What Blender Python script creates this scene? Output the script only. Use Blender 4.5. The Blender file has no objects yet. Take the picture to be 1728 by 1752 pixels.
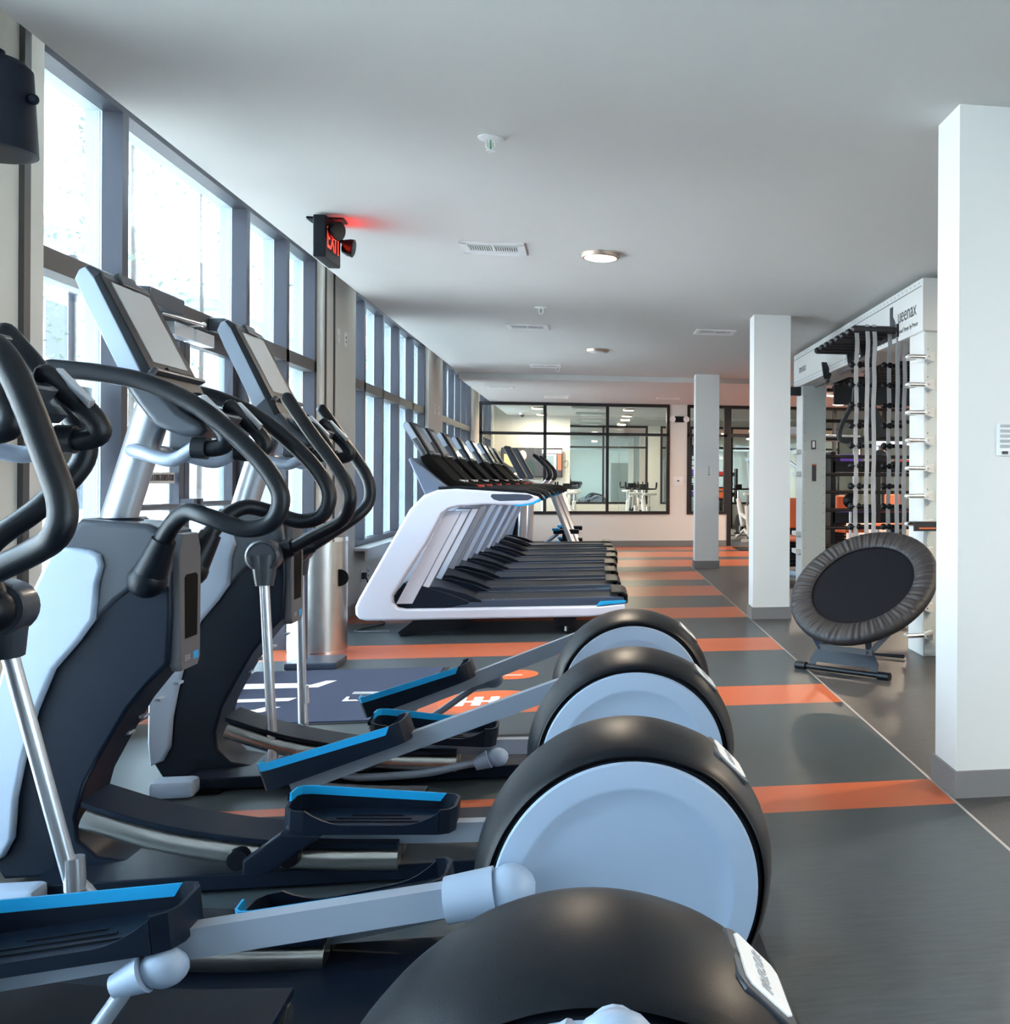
import bpy, bmesh, math, random
from mathutils import Vector, Matrix
random.seed(7)
PI = math.pi
sc = bpy.context.scene
C = sc.collection

# ---------------- camera ----------------
F, CX, CY, CAMH = 1752.0, 1314.0, 821.5, 1.25
YAW, ROLL = math.atan(299 / 1752), 0.0052
cam = bpy.data.cameras.new('camera')
co = bpy.data.objects.new('camera', cam); C.objects.link(co)
cam.sensor_fit = 'HORIZONTAL'; cam.sensor_width = 36.0
cam.lens = F * 36.0 / 1728.0
cam.shift_x = -(CX - 864) / 1728.0
cam.shift_y = (CY - 876) / 1728.0
fw = Vector((math.sin(YAW), math.cos(YAW), 0)); rt0 = Vector((math.cos(YAW), -math.sin(YAW), 0)); up0 = Vector((0, 0, 1))
rt = rt0 * math.cos(ROLL) + up0 * math.sin(ROLL); up = up0 * math.cos(ROLL) - rt0 * math.sin(ROLL)
co.matrix_world = Matrix(((rt.x, up.x, -fw.x, 0), (rt.y, up.y, -fw.y, 0), (rt.z, up.z, -fw.z, CAMH), (0, 0, 0, 1)))
cam.clip_end = 300
sc.camera = co

YFRONT = -7.0
# ---------------- world, daylight, exposure ----------------
sc.view_settings.view_transform = 'Standard'; sc.view_settings.look = 'None'
sc.view_settings.gamma = 1.0; sc.view_settings.use_curve_mapping = False
sc.view_settings.exposure = 0.85
w = bpy.data.worlds.new('world'); sc.world = w; w.use_nodes = True
bg = w.node_tree.nodes['Background']
bg.inputs[0].default_value = (0.66, 0.83, 1.0, 1); bg.inputs[1].default_value = 10.0
sun = bpy.data.lights.new('sun', 'SUN'); sun.energy = 25.0; sun.angle = 0.02; sun.color = (1, .95, .87)
so = bpy.data.objects.new('sun', sun); C.objects.link(so)
so.rotation_euler = Vector((-0.35, -0.5, -0.75)).to_track_quat('-Z', 'Y').to_euler()   # from behind the trees, stays off the glass
for (y0, y1) in ((-6.2, -1.9), (-0.8, 3.45), (4.48, 8.75), (9.9, 14.1), (15.36, 19.2), (20.3, 22.9)):
    pl = bpy.data.lights.new('portal', 'AREA'); pl.shape = 'RECTANGLE'; pl.size = 2.9 if y0 < 9 else 2.3; pl.size_y = y1 - y0
    pl.cycles.is_portal = True
    po = bpy.data.objects.new('portal', pl); C.objects.link(po)
    po.location = (-2.42, (y0 + y1) / 2, 1.5 if y0 < 9 else 1.8)
    po.rotation_euler = (0, -PI / 2, 0)
pl = bpy.data.lights.new('portal', 'AREA'); pl.shape = 'RECTANGLE'; pl.size = 1.9; pl.size_y = 7.0; pl.cycles.is_portal = True
po = bpy.data.objects.new('portal', pl); C.objects.link(po); po.location = (8.3, -2.5, 1.7); po.rotation_euler = (0, PI / 2, 0)
try:
    sc.cycles.max_bounces = 10; sc.cycles.diffuse_bounces = 6; sc.cycles.glossy_bounces = 5
    sc.cycles.transparent_max_bounces = 16; sc.cycles.use_denoising = True
    sc.cycles.sample_clamp_indirect = 8
except Exception:
    pass

# ---------------- materials ----------------
def mat(name, col, rough=.5, metal=0., noise=0., nscale=40, bump=0., bscale=200, coat=0., emit=None, es=1., spec=.5):
    m = bpy.data.materials.new(name); m.use_nodes = True
    nt = m.node_tree; b = nt.nodes['Principled BSDF']
    b.inputs['Base Color'].default_value = (*col, 1); b.inputs['Roughness'].default_value = rough
    b.inputs['Metallic'].default_value = metal; b.inputs['Coat Weight'].default_value = coat
    b.inputs['Coat Roughness'].default_value = .1; b.inputs['Specular IOR Level'].default_value = spec
    if emit: b.inputs['Emission Color'].default_value = (*emit, 1); b.inputs['Emission Strength'].default_value = es
    tc = nt.nodes.new('ShaderNodeTexCoord')
    n = nt.nodes.new('ShaderNodeTexNoise'); n.inputs['Scale'].default_value = nscale; n.inputs['Detail'].default_value = 4
    nt.links.new(tc.outputs['Object'], n.inputs['Vector'])
    mx = nt.nodes.new('ShaderNodeMixRGB'); mx.blend_type = 'MULTIPLY'; mx.inputs[0].default_value = max(noise, .02)
    mx.inputs[1].default_value = (*col, 1); nt.links.new(n.outputs['Fac'], mx.inputs[2]); nt.links.new(mx.outputs[0], b.inputs['Base Color'])
    if bump:
        n2 = nt.nodes.new('ShaderNodeTexNoise'); n2.inputs['Scale'].default_value = bscale; n2.inputs['Detail'].default_value = 2
        nt.links.new(tc.outputs['Object'], n2.inputs['Vector'])
        bp = nt.nodes.new('ShaderNodeBump'); bp.inputs['Strength'].default_value = bump; bp.inputs['Distance'].default_value = .002
        nt.links.new(n2.outputs['Fac'], bp.inputs['Height']); nt.links.new(bp.outputs[0], b.inputs['Normal'])
    return m
M = {}
M['ceil'] = mat('ceiling_paint', (.60, .595, .575), .9, noise=.03, nscale=6)
M['wall'] = mat('wall_paint', (.72, .70, .65), .8, bump=.15, bscale=120)
M['pier'] = mat('pier_paint', (.66, .63, .57), .8, bump=.15, bscale=120)
M['colm'] = mat('column_paint', (.70, .69, .67), .75, bump=.12, bscale=150)
M['base'] = mat('rubber_base', (.20, .19, .19), .6)
M['basep'] = mat('rubber_base_light', (.33, .30, .27), .6)
M['alu'] = mat('dark_anodised', (.050, .052, .068), .42, .35, noise=.1)
M['alub'] = mat('anodised_bronze', (.085, .08, .08), .45, .3, noise=.1)
M['outer'] = mat('daylit_outer', (.55, .62, .66), .5)  # mullion outer half coloured lighter to stand for daylight glare
M['slate'] = mat('slate_fairing', (.10, .13, .19), .35, .1)
M['black'] = mat('black_steel', (.012, .012, .015), .4)
M['satin'] = mat('satin_black', (.004, .006, .010), .38, spec=.22, noise=.2, bump=.12, bscale=500)
M['navy'] = mat('charcoal_plastic', (.003, .008, .019), .42, spec=.22, noise=.2, bump=.12, bscale=500)
M['fascia'] = mat('fascia_grey', (.10, .10, .11), .4, .2)
M['graph'] = mat('graphite_plastic', (.045, .053, .068), .34, .2, coat=.1)
M['silverp'] = mat('silver_plastic', (.36, .43, .54), .34, .1, coat=.2)
M['disc'] = mat('disc_grey', (.30, .38, .50), .45, bump=.06, bscale=600)
M['arm'] = mat('arm_silver', (.30, .35, .43), .38, .25)
M['chrome'] = mat('chrome', (.75, .76, .78), .14, 1.)
M['steel'] = mat('brushed_steel', (.62, .60, .57), .3, 1., noise=.15, nscale=12)
M['pole'] = mat('pole_silver', (.58, .61, .66), .32, .75)
M['grip'] = mat('grip_rubber', (.006, .008, .012), .34, spec=.3, bump=.2, bscale=700)
M['blue'] = mat('cyan_trim', (.004, .30, .62), .4)
M['white'] = mat('white_plastic', (.80, .80, .80), .4)
M['frame'] = mat('pearl_frame', (.56, .59, .70), .3, .1, coat=.3)
M['dscreen'] = mat('dark_screen', (.02, .02, .022), .15, coat=.3)
M['screen'] = mat('sleeping_screen', (.42, .42, .42), .25, coat=.5)
M['belt'] = mat('belt_rubber', (.03, .033, .038), .55, bump=.3, bscale=600)
M['rail'] = mat('deck_rail', (.035, .05, .085), .4)
M['rig'] = mat('rig_grey', (.47, .51, .50), .45)
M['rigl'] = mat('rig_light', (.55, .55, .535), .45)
M['strap'] = mat('grey_webbing', (.36, .36, .37), .8, noise=.2, nscale=90, bump=.3)
M['cloth'] = mat('black_cloth', (.012, .013, .018), .6, noise=.3, nscale=60, bump=.2)
M['mesh'] = mat('bounce_mat', (.004, .005, .009), .75, spec=.12, noise=.3, nscale=300, bump=.4, bscale=900)
M['orange'] = mat('orange_vinyl', (.60, .12, .03), .45)
M['purple'] = mat('purple_foam', (.16, .07, .55), .6)
M['red'] = mat('red_rubber', (.6, .03, .02), .5)
M['exitred'] = mat('exit_red', (.6, .02, .02), .4, emit=(1, .05, .03), es=1.2)
M['warm'] = mat('lamp_diffuser', (.9, .85, .8), .5, emit=(1, .80, .60), es=9)
M['off'] = mat('lamp_off', (.7, .7, .68), .5)
M['nickel'] = mat('satin_nickel', (.5, .40, .33), .5, 1.)
M['dark'] = mat('void_black', (.003, .003, .003), .8, spec=.1)
M['mirror'] = mat('mirror', (.86, .88, .86), .01, 1.)
M['leaf'] = mat('pale_leaf', (.20, .25, .19), .9, noise=.2, nscale=3)
M['bark'] = mat('bark', (.14, .12, .11), .9, noise=.4)
M['car'] = mat('car_paint', (.5, .52, .56), .3, .3)
M['carglass'] = mat('car_glass', (.08, .1, .14), .1)
M['asphalt'] = mat('asphalt', (.62, .62, .62), .9, noise=.2, nscale=2)
M['green'] = mat('led_green', (0, .5, .1), .4, emit=(0, 1, .3), es=3)
M['leafg'] = mat('green_bulb', (.02, .25, .08), .3)
M['paper'] = mat('notice_paper', (.42, .41, .40), .8)
M['ink'] = mat('ink', (.05, .05, .06), .6)

def glass(name, tint, refl):
    m = bpy.data.materials.new(name); m.use_nodes = True; nt = m.node_tree; nt.nodes.clear()
    o = nt.nodes.new('ShaderNodeOutputMaterial'); t = nt.nodes.new('ShaderNodeBsdfTransparent'); g = nt.nodes.new('ShaderNodeBsdfGlossy')
    t.inputs[0].default_value = (*tint, 1); g.inputs['Roughness'].default_value = .01
    lw = nt.nodes.new('ShaderNodeFresnel'); lw.inputs['IOR'].default_value = 1.45
    ml = nt.nodes.new('ShaderNodeMath'); ml.operation = 'MULTIPLY'; ml.inputs[1].default_value = refl
    mx = nt.nodes.new('ShaderNodeMixShader')
    nt.links.new(lw.outputs[0], ml.inputs[0]); nt.links.new(ml.outputs[0], mx.inputs[0])
    nt.links.new(t.outputs[0], mx.inputs[1]); nt.links.new(g.outputs[0], mx.inputs[2]); nt.links.new(mx.outputs[0], o.inputs[0])
    return m
M['glass'] = glass('window_glass', (.93, .97, .97), .8)
M['iglass'] = glass('studio_glass', (.95, .98, .96), .8)

def floor_mat():
    m = bpy.data.materials.new('striped_vinyl'); m.use_nodes = True; nt = m.node_tree; b = nt.nodes['Principled BSDF']
    L = nt.links.new; N = nt.nodes.new
    tc = N('ShaderNodeTexCoord'); sp = N('ShaderNodeSeparateXYZ'); L(tc.outputs['Object'], sp.inputs[0])
    def math_(op, a, bb):
        n = N('ShaderNodeMath'); n.operation = op
        for i, v in enumerate((a, bb)):
            if isinstance(v, (int, float)): n.inputs[i].default_value = v
            else: L(v, n.inputs[i])
        return n.outputs[0]
    acc = None
    for a, bb in STRIPES:
        s = math_('MULTIPLY', math_('GREATER_THAN', sp.outputs[1], a), math_('LESS_THAN', sp.outputs[1], bb))
        acc = s if acc is None else math_('ADD', acc, s)
    left = math_('LESS_THAN', sp.outputs[0], 1.40)
    far = math_('GREATER_THAN', sp.outputs[1], 14.75)
    zone = math_('MAXIMUM', left, far); st = math_('MULTIPLY', acc, zone)
    st = math_('MULTIPLY', st, math_('LESS_THAN', sp.outputs[1], 19.3))
    mp = N('ShaderNodeMapping'); mp.inputs['Scale'].default_value = (1.2, 9, 1); L(tc.outputs['Object'], mp.inputs[0])
    n1 = N('ShaderNodeTexNoise'); n1.inputs['Scale'].default_value = 6; n1.inputs['Detail'].default_value = 8; n1.inputs['Roughness'].default_value = .7; L(mp.outputs[0], n1.inputs['Vector'])
    n2 = N('ShaderNodeTexNoise'); n2.inputs['Scale'].default_value = 90; n2.inputs['Detail'].default_value = 5; L(tc.outputs['Object'], n2.inputs['Vector'])
    def ramp(fac, c0, c1, p0=.3, p1=.7):
        r = N('ShaderNodeValToRGB'); r.color_ramp.elements[0].color = (*c0, 1); r.color_ramp.elements[1].color = (*c1, 1)
        r.color_ramp.elements[0].position = p0; r.color_ramp.elements[1].position = p1; L(fac, r.inputs[0]); return r.outputs[0]
    grey = ramp(n1.outputs['Fac'], (.024, .035, .042), (.066, .082, .090))
    brown = ramp(n2.outputs['Fac'], (.035, .034, .035), (.080, .076, .076))
    org = ramp(n1.outputs['Fac'], (.40, .080, .024), (.50, .115, .040))
    def mix(f, a, bb):
        x = N('ShaderNodeMixRGB'); L(f, x.inputs[0]); L(a, x.inputs[1]); L(bb, x.inputs[2]); return x.outputs[0]
    c = mix(zone, brown, grey); c = mix(st, c, org)
    seam = math_('MULTIPLY', math_('LESS_THAN', math_('ABSOLUTE', math_('SUBTRACT', sp.outputs[0], 1.40), 0), .006), math_('LESS_THAN', sp.outputs[1], 14.75))
    x = N('ShaderNodeMixRGB'); L(seam, x.inputs[0]); L(c, x.inputs[1]); x.inputs[2].default_value = (.35, .33, .32, 1)
    L(x.outputs[0], b.inputs['Base Color'])
    r = N('ShaderNodeMapRange'); r.inputs['To Min'].default_value = .27; r.inputs['To Max'].default_value = .45; L(n1.outputs['Fac'], r.inputs[0]); L(r.outputs[0], b.inputs['Roughness'])
    bp = N('ShaderNodeBump'); bp.inputs['Strength'].default_value = .08; bp.inputs['Distance'].default_value = .002; L(n2.outputs['Fac'], bp.inputs['Height']); L(bp.outputs[0], b.inputs['Normal'])
    return m
STRIPES = [(3.79, 4.12), (5.63, 6.15), (7.43, 8.03), (9.25, 10.01), (11.03, 12.05), (12.80, 13.95), (14.76, 15.98), (16.57, 17.80), (18.20, 19.15)]
M['floor'] = floor_mat()
def brick_mat():
    m = bpy.data.materials.new('pale_brick'); m.use_nodes = True; nt = m.node_tree; b = nt.nodes['Principled BSDF']
    tc = nt.nodes.new('ShaderNodeTexCoord'); mp = nt.nodes.new('ShaderNodeMapping'); mp.inputs['Rotation'].default_value = (PI / 2, 0, PI / 2)
    br = nt.nodes.new('ShaderNodeTexBrick'); br.inputs['Scale'].default_value = 3
    br.inputs['Color1'].default_value = (.78, .70, .64, 1); br.inputs['Color2'].default_value = (.72, .66, .62, 1); br.inputs['Mortar'].default_value = (.86, .85, .84, 1)
    nt.links.new(tc.outputs['Object'], mp.inputs[0]); nt.links.new(mp.outputs[0], br.inputs[0]); nt.links.new(br.outputs[0], b.inputs[0]); b.inputs['Roughness'].default_value = .9
    return m
M['brick'] = brick_mat()

# ---------------- mesh helpers ----------------
def cat(pts, n=6, closed=False):
    P = [Vector(p) for p in pts]
    if len(P) < 3: return P
    out = []; L = len(P)
    rng = range(L if closed else L - 1)
    for i in rng:
        p1, p2 = P[i], P[(i + 1) % L]
        p0 = P[(i - 1) % L] if (closed or i > 0) else p1 * 2 - p2
        p3 = P[(i + 2) % L] if (closed or i < L - 2) else p2 * 2 - p1
        for k in range(n):
            t = k / n
            out.append(.5 * ((2 * p1) + (p2 - p0) * t + (2 * p0 - 5 * p1 + 4 * p2 - p3) * t * t + (3 * p1 - p0 - 3 * p2 + p3) * t ** 3))
    if not closed: out.append(P[-1])
    return out

class MB:
    def __init__(s): s.bm = bmesh.new(); s.mats = []
    def _mi(s, m):
        if m is None: return 0
        if m not in s.mats: s.mats.append(m)
        return s.mats.index(m)
    def _add(s, b, m, T=None):
        mi = s._mi(m)
        if T is not None: bmesh.ops.transform(b, matrix=T, verts=b.verts)
        for f in b.faces: f.material_index = mi
        me = bpy.data.meshes.new('t'); b.to_mesh(me); b.free(); s.bm.from_mesh(me); bpy.data.meshes.remove(me)
        return s
    def box(s, x0, x1, y0, y1, z0, z1, m=None, bev=0., seg=2, T=None):
        b = bmesh.new(); bmesh.ops.create_cube(b, size=1)
        for v in b.verts: v.co = Vector(((x0 + x1) / 2 + v.co.x * (x1 - x0), (y0 + y1) / 2 + v.co.y * (y1 - y0), (z0 + z1) / 2 + v.co.z * (z1 - z0)))
        if bev: bmesh.ops.bevel(b, geom=b.edges[:], offset=bev, segments=seg, affect='EDGES', profile=.5)
        return s._add(b, m, T)
    def prism(s, pts, a0, a1, m=None, axis='y', bev=0., seg=2, T=None):
        b = bmesh.new()
        def P(u, v, a): return {'y': (u, a, v), 'x': (a, u, v), 'z': (u, v, a)}[axis]
        lo = [b.verts.new(P(u, v, a0)) for u, v in pts]; hi = [b.verts.new(P(u, v, a1)) for u, v in pts]
        n = len(pts); f1 = b.faces.new(lo); f2 = b.faces.new(hi[::-1])
        for i in range(n): b.faces.new((lo[i], hi[i], hi[(i + 1) % n], lo[(i + 1) % n]))
        bmesh.ops.recalc_face_normals(b, faces=b.faces)
        if bev:
            cap = set(f1.edges) | set(f2.edges)
            bmesh.ops.bevel(b, geom=list(cap), offset=bev, segments=seg, affect='EDGES', profile=.5, clamp_overlap=True)
        return s._add(b, m, T)
    def tube(s, pts, r, m=None, seg=12, smooth=0, closed=False, flat=None, cap=True, T=None):
        # r: number, list or function of t; flat: (w,h) rectangular section
        P = cat(pts, smooth, closed) if smooth else [Vector(p) for p in pts]
        n = len(P); b = bmesh.new(); rings = []; prev = None
        if isinstance(r, (list, tuple)):
            rl = r; K = len(rl) - 1
            rf = lambda t: rl[min(int(t * K), K - 1)] * (1 - (t * K - min(int(t * K), K - 1))) + rl[min(int(t * K), K - 1) + 1] * (t * K - min(int(t * K), K - 1))
        else: rf = lambda t: r
        for i, p in enumerate(P):
            if closed: d = (P[(i + 1) % n] - P[i - 1])
            else: d = P[min(i + 1, n - 1)] - P[max(i - 1, 0)]
            d.normalize()
            if prev is None:
                ref = Vector((0, 1, 0)) if abs(d.y) < .9 else Vector((0, 0, 1))
                u = (ref - d * ref.dot(d)).normalized()
            else: u = (prev - d * prev.dot(d)).normalized()
            prev = u; v = d.cross(u); rad = rf(i / max(n - 1, 1)); ring = []
            if flat:
                for a, c in ((-1, -1), (1, -1), (1, 1), (-1, 1)): ring.append(b.verts.new(p + u * a * flat[0] / 2 + v * c * flat[1] / 2))
            else:
                for k in range(seg):
                    th = 2 * PI * k / seg; ring.append(b.verts.new(p + (u * math.cos(th) + v * math.sin(th)) * rad))
            rings.append(ring)
        sg = len(rings[0])
        for i in range(n if closed else n - 1):
            A, B = rings[i], rings[(i + 1) % n]
            for k in range(sg): b.faces.new((A[k], A[(k + 1) % sg], B[(k + 1) % sg], B[k]))
        if not closed and cap:
            b.faces.new(rings[0][::-1]); b.faces.new(rings[-1])
        bmesh.ops.recalc_face_normals(b, faces=b.faces)
        return s._add(b, m, T)
    def rtube(s, pts, r, m=None, seg=12, smooth=6, **k):
        s.tube(pts, r, m, seg, smooth, **k)
        P = [Vector(p) for p in pts]; rr = r if not isinstance(r, (list, tuple)) else None
        s.ball(P[0], (rr or r[0]), m, 10); s.ball(P[-1], (rr or r[-1]), m, 10)
        return s
    def ball(s, c, r, m=None, seg=16, scale=(1, 1, 1), T=None):
        b = bmesh.new(); bmesh.ops.create_uvsphere(b, u_segments=seg, v_segments=max(seg // 2, 6), radius=r)
        for v in b.verts: v.co = Vector((v.co.x * scale[0], v.co.y * scale[1], v.co.z * scale[2])) + Vector(c)
        return s._add(b, m, T)
    def lathe(s, prof, c=(0, 0, 0), axis='z', m=None, seg=32, mod=None, T=None):
        b = bmesh.new(); rings = []
        for (r, h) in prof:
            ring = []
            for k in range(seg):
                th = 2 * PI * k / seg; rr = r * (mod(th, r) if mod else 1)
                a, bb = rr * math.cos(th), rr * math.sin(th)
                p = {'z': (a, bb, h), 'y': (a, h, bb), 'x': (h, a, bb)}[axis]
                ring.append(b.verts.new(Vector(p) + Vector(c)))
            rings.append(ring)
        for i in range(len(rings) - 1):
            for k in range(seg): b.faces.new((rings[i][k], rings[i][(k + 1) % seg], rings[i + 1][(k + 1) % seg], rings[i + 1][k]))
        b.faces.new(rings[0][::-1]); b.faces.new(rings[-1])
        bmesh.ops.recalc_face_normals(b, faces=b.faces)
        return s._add(b, m, T)
    def text(s, txt, size, m, T, ext=.0008, align='CENTER', sx=1.):
        cu = bpy.data.curves.new('t', 'FONT'); cu.body = txt; cu.size = size; cu.extrude = ext; cu.align_x = align; cu.align_y = 'CENTER'
        o = bpy.data.objects.new('t', cu); C.objects.link(o)
        dg = bpy.context.evaluated_depsgraph_get(); me = bpy.data.meshes.new_from_object(o.evaluated_get(dg))
        b = bmesh.new(); b.from_mesh(me); bpy.data.objects.remove(o); bpy.data.curves.remove(cu); bpy.data.meshes.remove(me)
        for v in b.verts: v.co.x *= sx
        return s._add(b, m, T)
    def build(s, name, parent=None, m=None, ang=38, wn=True):
        me = bpy.data.meshes.new(name); s.bm.normal_update()
        for f in s.bm.faces: f.smooth = True
        s.bm.to_mesh(me); s.bm.free()
        for mm in (s.mats or [m]): me.materials.append(M[mm] if isinstance(mm, str) else mm)
        me.set_sharp_from_angle(angle=math.radians(ang))
        o = bpy.data.objects.new(name, me); C.objects.link(o)
        if wn:
            md = o.modifiers.new('wn', 'WEIGHTED_NORMAL'); md.keep_sharp = True
        if parent: o.parent = parent
        return o

def tag(o, label, cat_, group=None, kind=None):
    o['label'] = label; o['category'] = cat_
    if group: o['group'] = group
    if kind: o['kind'] = kind
    return o
def thing(name, label, cat_, loc=(0, 0, 0), rz=0., group=None):
    o = bpy.data.objects.new(name, None); o.empty_display_size = .1; C.objects.link(o); o.location = loc; o.rotation_euler = (0, 0, rz)
    return tag(o, label, cat_, group)
def struct(mb, name, parent=None, **k):
    o = mb.build(name, parent, **k)
    if not parent: o['kind'] = 'structure'
    return o
def copy_tree(o, parent=None):
    c = o.copy(); C.objects.link(c); c.parent = parent
    for ch in [x for x in bpy.data.objects if x.parent == o]: copy_tree(ch, c)
    return c
def TR(loc, rx=0, ry=0, rz=0):
    return Matrix.Translation(loc) @ Matrix.Rotation(rz, 4, 'Z') @ Matrix.Rotation(ry, 4, 'Y') @ Matrix.Rotation(rx, 4, 'X')

# ---------------- room shell ----------------
WX, XR, YF, YB = -2.15, 8.0, YFRONT, 19.3
ZC, ZB, ZH = 2.74, 2.662, 2.97
struct(MB().box(WX - .25, XR, YF, 23.4, -.2, 0), 'floor', m='floor', wn=False)
cb = MB().box(-1.87, XR, YF, 14.9, ZC, 3.2, 'ceil').box(-1.87, XR, 14.9, 23.5, ZB, 3.2, 'ceil').box(WX - .3, -1.87, YF, 23.5, 3.05, 3.2, 'ceil')
struct(cb, 'ceiling', wn=False)
struct(MB().box(XR, XR + .2, YF, -6, 0, 3.2).box(XR, XR + .2, 1, 23.5, 0, 3.2).box(XR, XR + .2, -6, 1, 0, .8).box(XR, XR + .2, -6, 1, 2.6, 3.2), 'wall_right', m='wall', wn=False)
struct(MB().box(WX - .3, XR + .2, YF - .2, YF, 0, 3.2), 'wall_front', m='wall', wn=False)
f_ = MB()
for y_ in (-6, -3.7, -1.35, .94): f_.box(XR + .05, XR + .15, y_, y_ + .06, .8, 2.6)
o_ = struct(f_, 'window_9', m='alu', wn=False); MB().box(XR + .10, XR + .11, -6, 1, .8, 2.6).build('glass_pane', o_, 'glass', wn=False)  # unseen right-wall window, added to let in fill daylight
MB().box(.9, 1.85, YF, YF + .04, 0, 2.1).build('door_3', None, 'basep', wn=False)['kind'] = 'structure'
WIN = [(-6.2, -1.9, 0), (-.8, 3.45, 0), (4.48, 8.72, 0), (9.88, 14.1, .60), (15.36, 19.2, .60), (20.3, 22.9, .60)]
wl = MB(); y = YF
for (a, b_, s_) in WIN:
    wl.box(WX - .22, WX, y, a, 0, 3.05, 'pier')
    if s_: wl.box(WX - .22, WX, a, b_, 0, s_ - .02, 'pier')
    y = b_
wl.box(WX - .22, WX, y, 23.4, 0, 3.05, 'pier')
struct(wl, 'wall_left', wn=False)
bl = MB(); y = YF
for (a, b_, s_) in WIN:
    bl.box(WX, WX + .012, y, a, 0, .105); 
    if s_: bl.box(WX, WX + .012, a, b_, 0, .105)
    y = b_
bl.box(WX, WX + .012, y, YB, 0, .105)
struct(bl, 'baseboard_left', m='basep', wn=False)
# corner trims on the piers by the entrance bay
struct(MB().box(WX, WX + .02, 4.30, 4.345, 0, 3.05, 'alub').box(WX, WX + .012, 8.78, 8.80, 0, 3.05, 'alub').box(WX, WX + .012, 9.06, 9.085, 0, 3.05, 'alub'), 'trim_1', wn=False)

def window(n, y0, y1, s_, mull, pane_tag=True):
    """storefront glazing: frame bars in front of glass; real depth"""
    x0, xm, x1 = -2.36, -2.285, -2.195
    f = MB(); zt = 2.07 + .07
    z0 = s_
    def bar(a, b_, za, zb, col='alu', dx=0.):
        f.box(xm, x1 + dx, a, b_, za, zb, col).box(x0, xm, a + (.004 if b_ - a < .2 else 0), b_ - (.004 if b_ - a < .2 else 0), za, zb, 'outer')  # outer half takes the colour lightened for daylight
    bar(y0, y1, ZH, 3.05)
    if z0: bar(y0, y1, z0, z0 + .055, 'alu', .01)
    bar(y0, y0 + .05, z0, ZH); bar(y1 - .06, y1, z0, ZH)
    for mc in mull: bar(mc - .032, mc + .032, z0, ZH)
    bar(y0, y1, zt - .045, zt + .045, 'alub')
    ys = [y0 + .05] + [v for mc in mull for v in (mc - .032, mc + .032)] + [y1 - .06]
    o = struct(f, 'window_%d' % n, wn=False)
    for i in range(0, len(ys), 2):
        a, b_ = ys[i], ys[i + 1]
        g = MB()
        if not (n == 2 and i == 2): g.box(-2.288, -2.282, a, b_, z0, zt - .045)
        g.box(-2.288, -2.282, a, b_, zt + .045, ZH)
        g.build('glass_pane', o, 'glass', wn=False)
    if z0:
        MB().box(-2.2, -2.03, y0 - .03, y1 + .03, z0 - .02, z0 + .005, 'rigl').box(-2.055, -2.03, y0 - .03, y1 + .03, z0 - .11, z0 - .02, 'rigl').build('window_sill', o, wn=False)
    return o
window(10, *WIN[0], [-4.8, -3.3])
window(1, *WIN[1], [.6, 2.0])
window(2, *WIN[2], [5.305, 7.06, 7.935])
window(3, *WIN[3], [10.49, 11.37, 12.26, 13.2])
window(4, *WIN[4], [16.1, 16.95, 17.75, 18.55])
window(5, *WIN[5], [20.95, 21.6, 22.25])

# entrance double door in the second bay
d = MB()
for (a, b_) in ((5.345, 6.175), (6.19, 7.02)):
    for (u, v, p, q) in ((a, a + .065, .0, 2.09), (b_ - .065, b_, .0, 2.09), (a + .065, b_ - .065, 2.0, 2.09), (a + .065, b_ - .065, .01, .24)):
        d.box(-2.30, -2.25, u, v, max(p, .01), q, 'alu')
door = struct(d, 'door_1', wn=False)
for (a, b_) in ((5.345, 6.175), (6.19, 7.02)):
    MB().box(-2.28, -2.274, a + .065, b_ - .065, .24, 2.0).build('glass_pane', door, 'glass', wn=False)
    MB().tube([(-2.19, a + .02, 1.10), (-2.19, b_ - .02, 1.09)], .016, 'graph').box(-2.25, -2.175, a + .02, a + .06, 1.07, 1.13, 'alu').box(-2.25, -2.175, b_ - .06, b_ - .02, 1.07, 1.13, 'alu').build('push_bar', door)
for (a, nm) in ((5.35, 'door_closer'), (6.35, 'door_closer')):
    c_ = MB().box(-2.19, -2.10, a, a + .42, 2.09, 2.17, 'graph', .01)
    c_.tube([(-2.13, a + .2, 2.07), (-2.02, a + .45, 2.05)], .008, 'chrome').tube([(-2.02, a + .45, 2.05), (-2.2, a + .62, 2.06)], .008, 'chrome').ball((-2.02, a + .45, 2.05), .014, 'chrome')
    c_.build(nm, door)
for a in (5.72, 6.02): MB().box(-2.2, -2.13, a, a + .26, 1.985, 2.055, 'pole', .004).build('magnet_lock', door)
lk = MB().box(-2.25, -2.14, 5.34, 5.43, .88, 1.06, 'steel', .004).box(-2.14, -2.132, 5.385, 5.425, .89, 1.05, 'dark').ball((-2.13, 5.405, .96), .012, 'green')
lk.build('latch_box', door)
sg = MB().box(-2.273, -2.270, 5.42, 6.10, 1.215, 1.275, 'paper')
sg.text('THIS DOOR MUST REMAIN UNLOCKED DURING BUSINESS HOURS', .05, 'ink', TR((-2.268, 5.76, 1.245), PI / 2, 0, PI / 2), sx=.44)
sg.build('door_notice', door, wn=False)
tag(MB().box(-2.293, -2.290, 4.93, 5.2, 1.27, 1.66).build('notice_sheet', None, 'paper', wn=False), 'grey notice sheet fixed low on the tall entrance window pane', 'poster')

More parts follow.
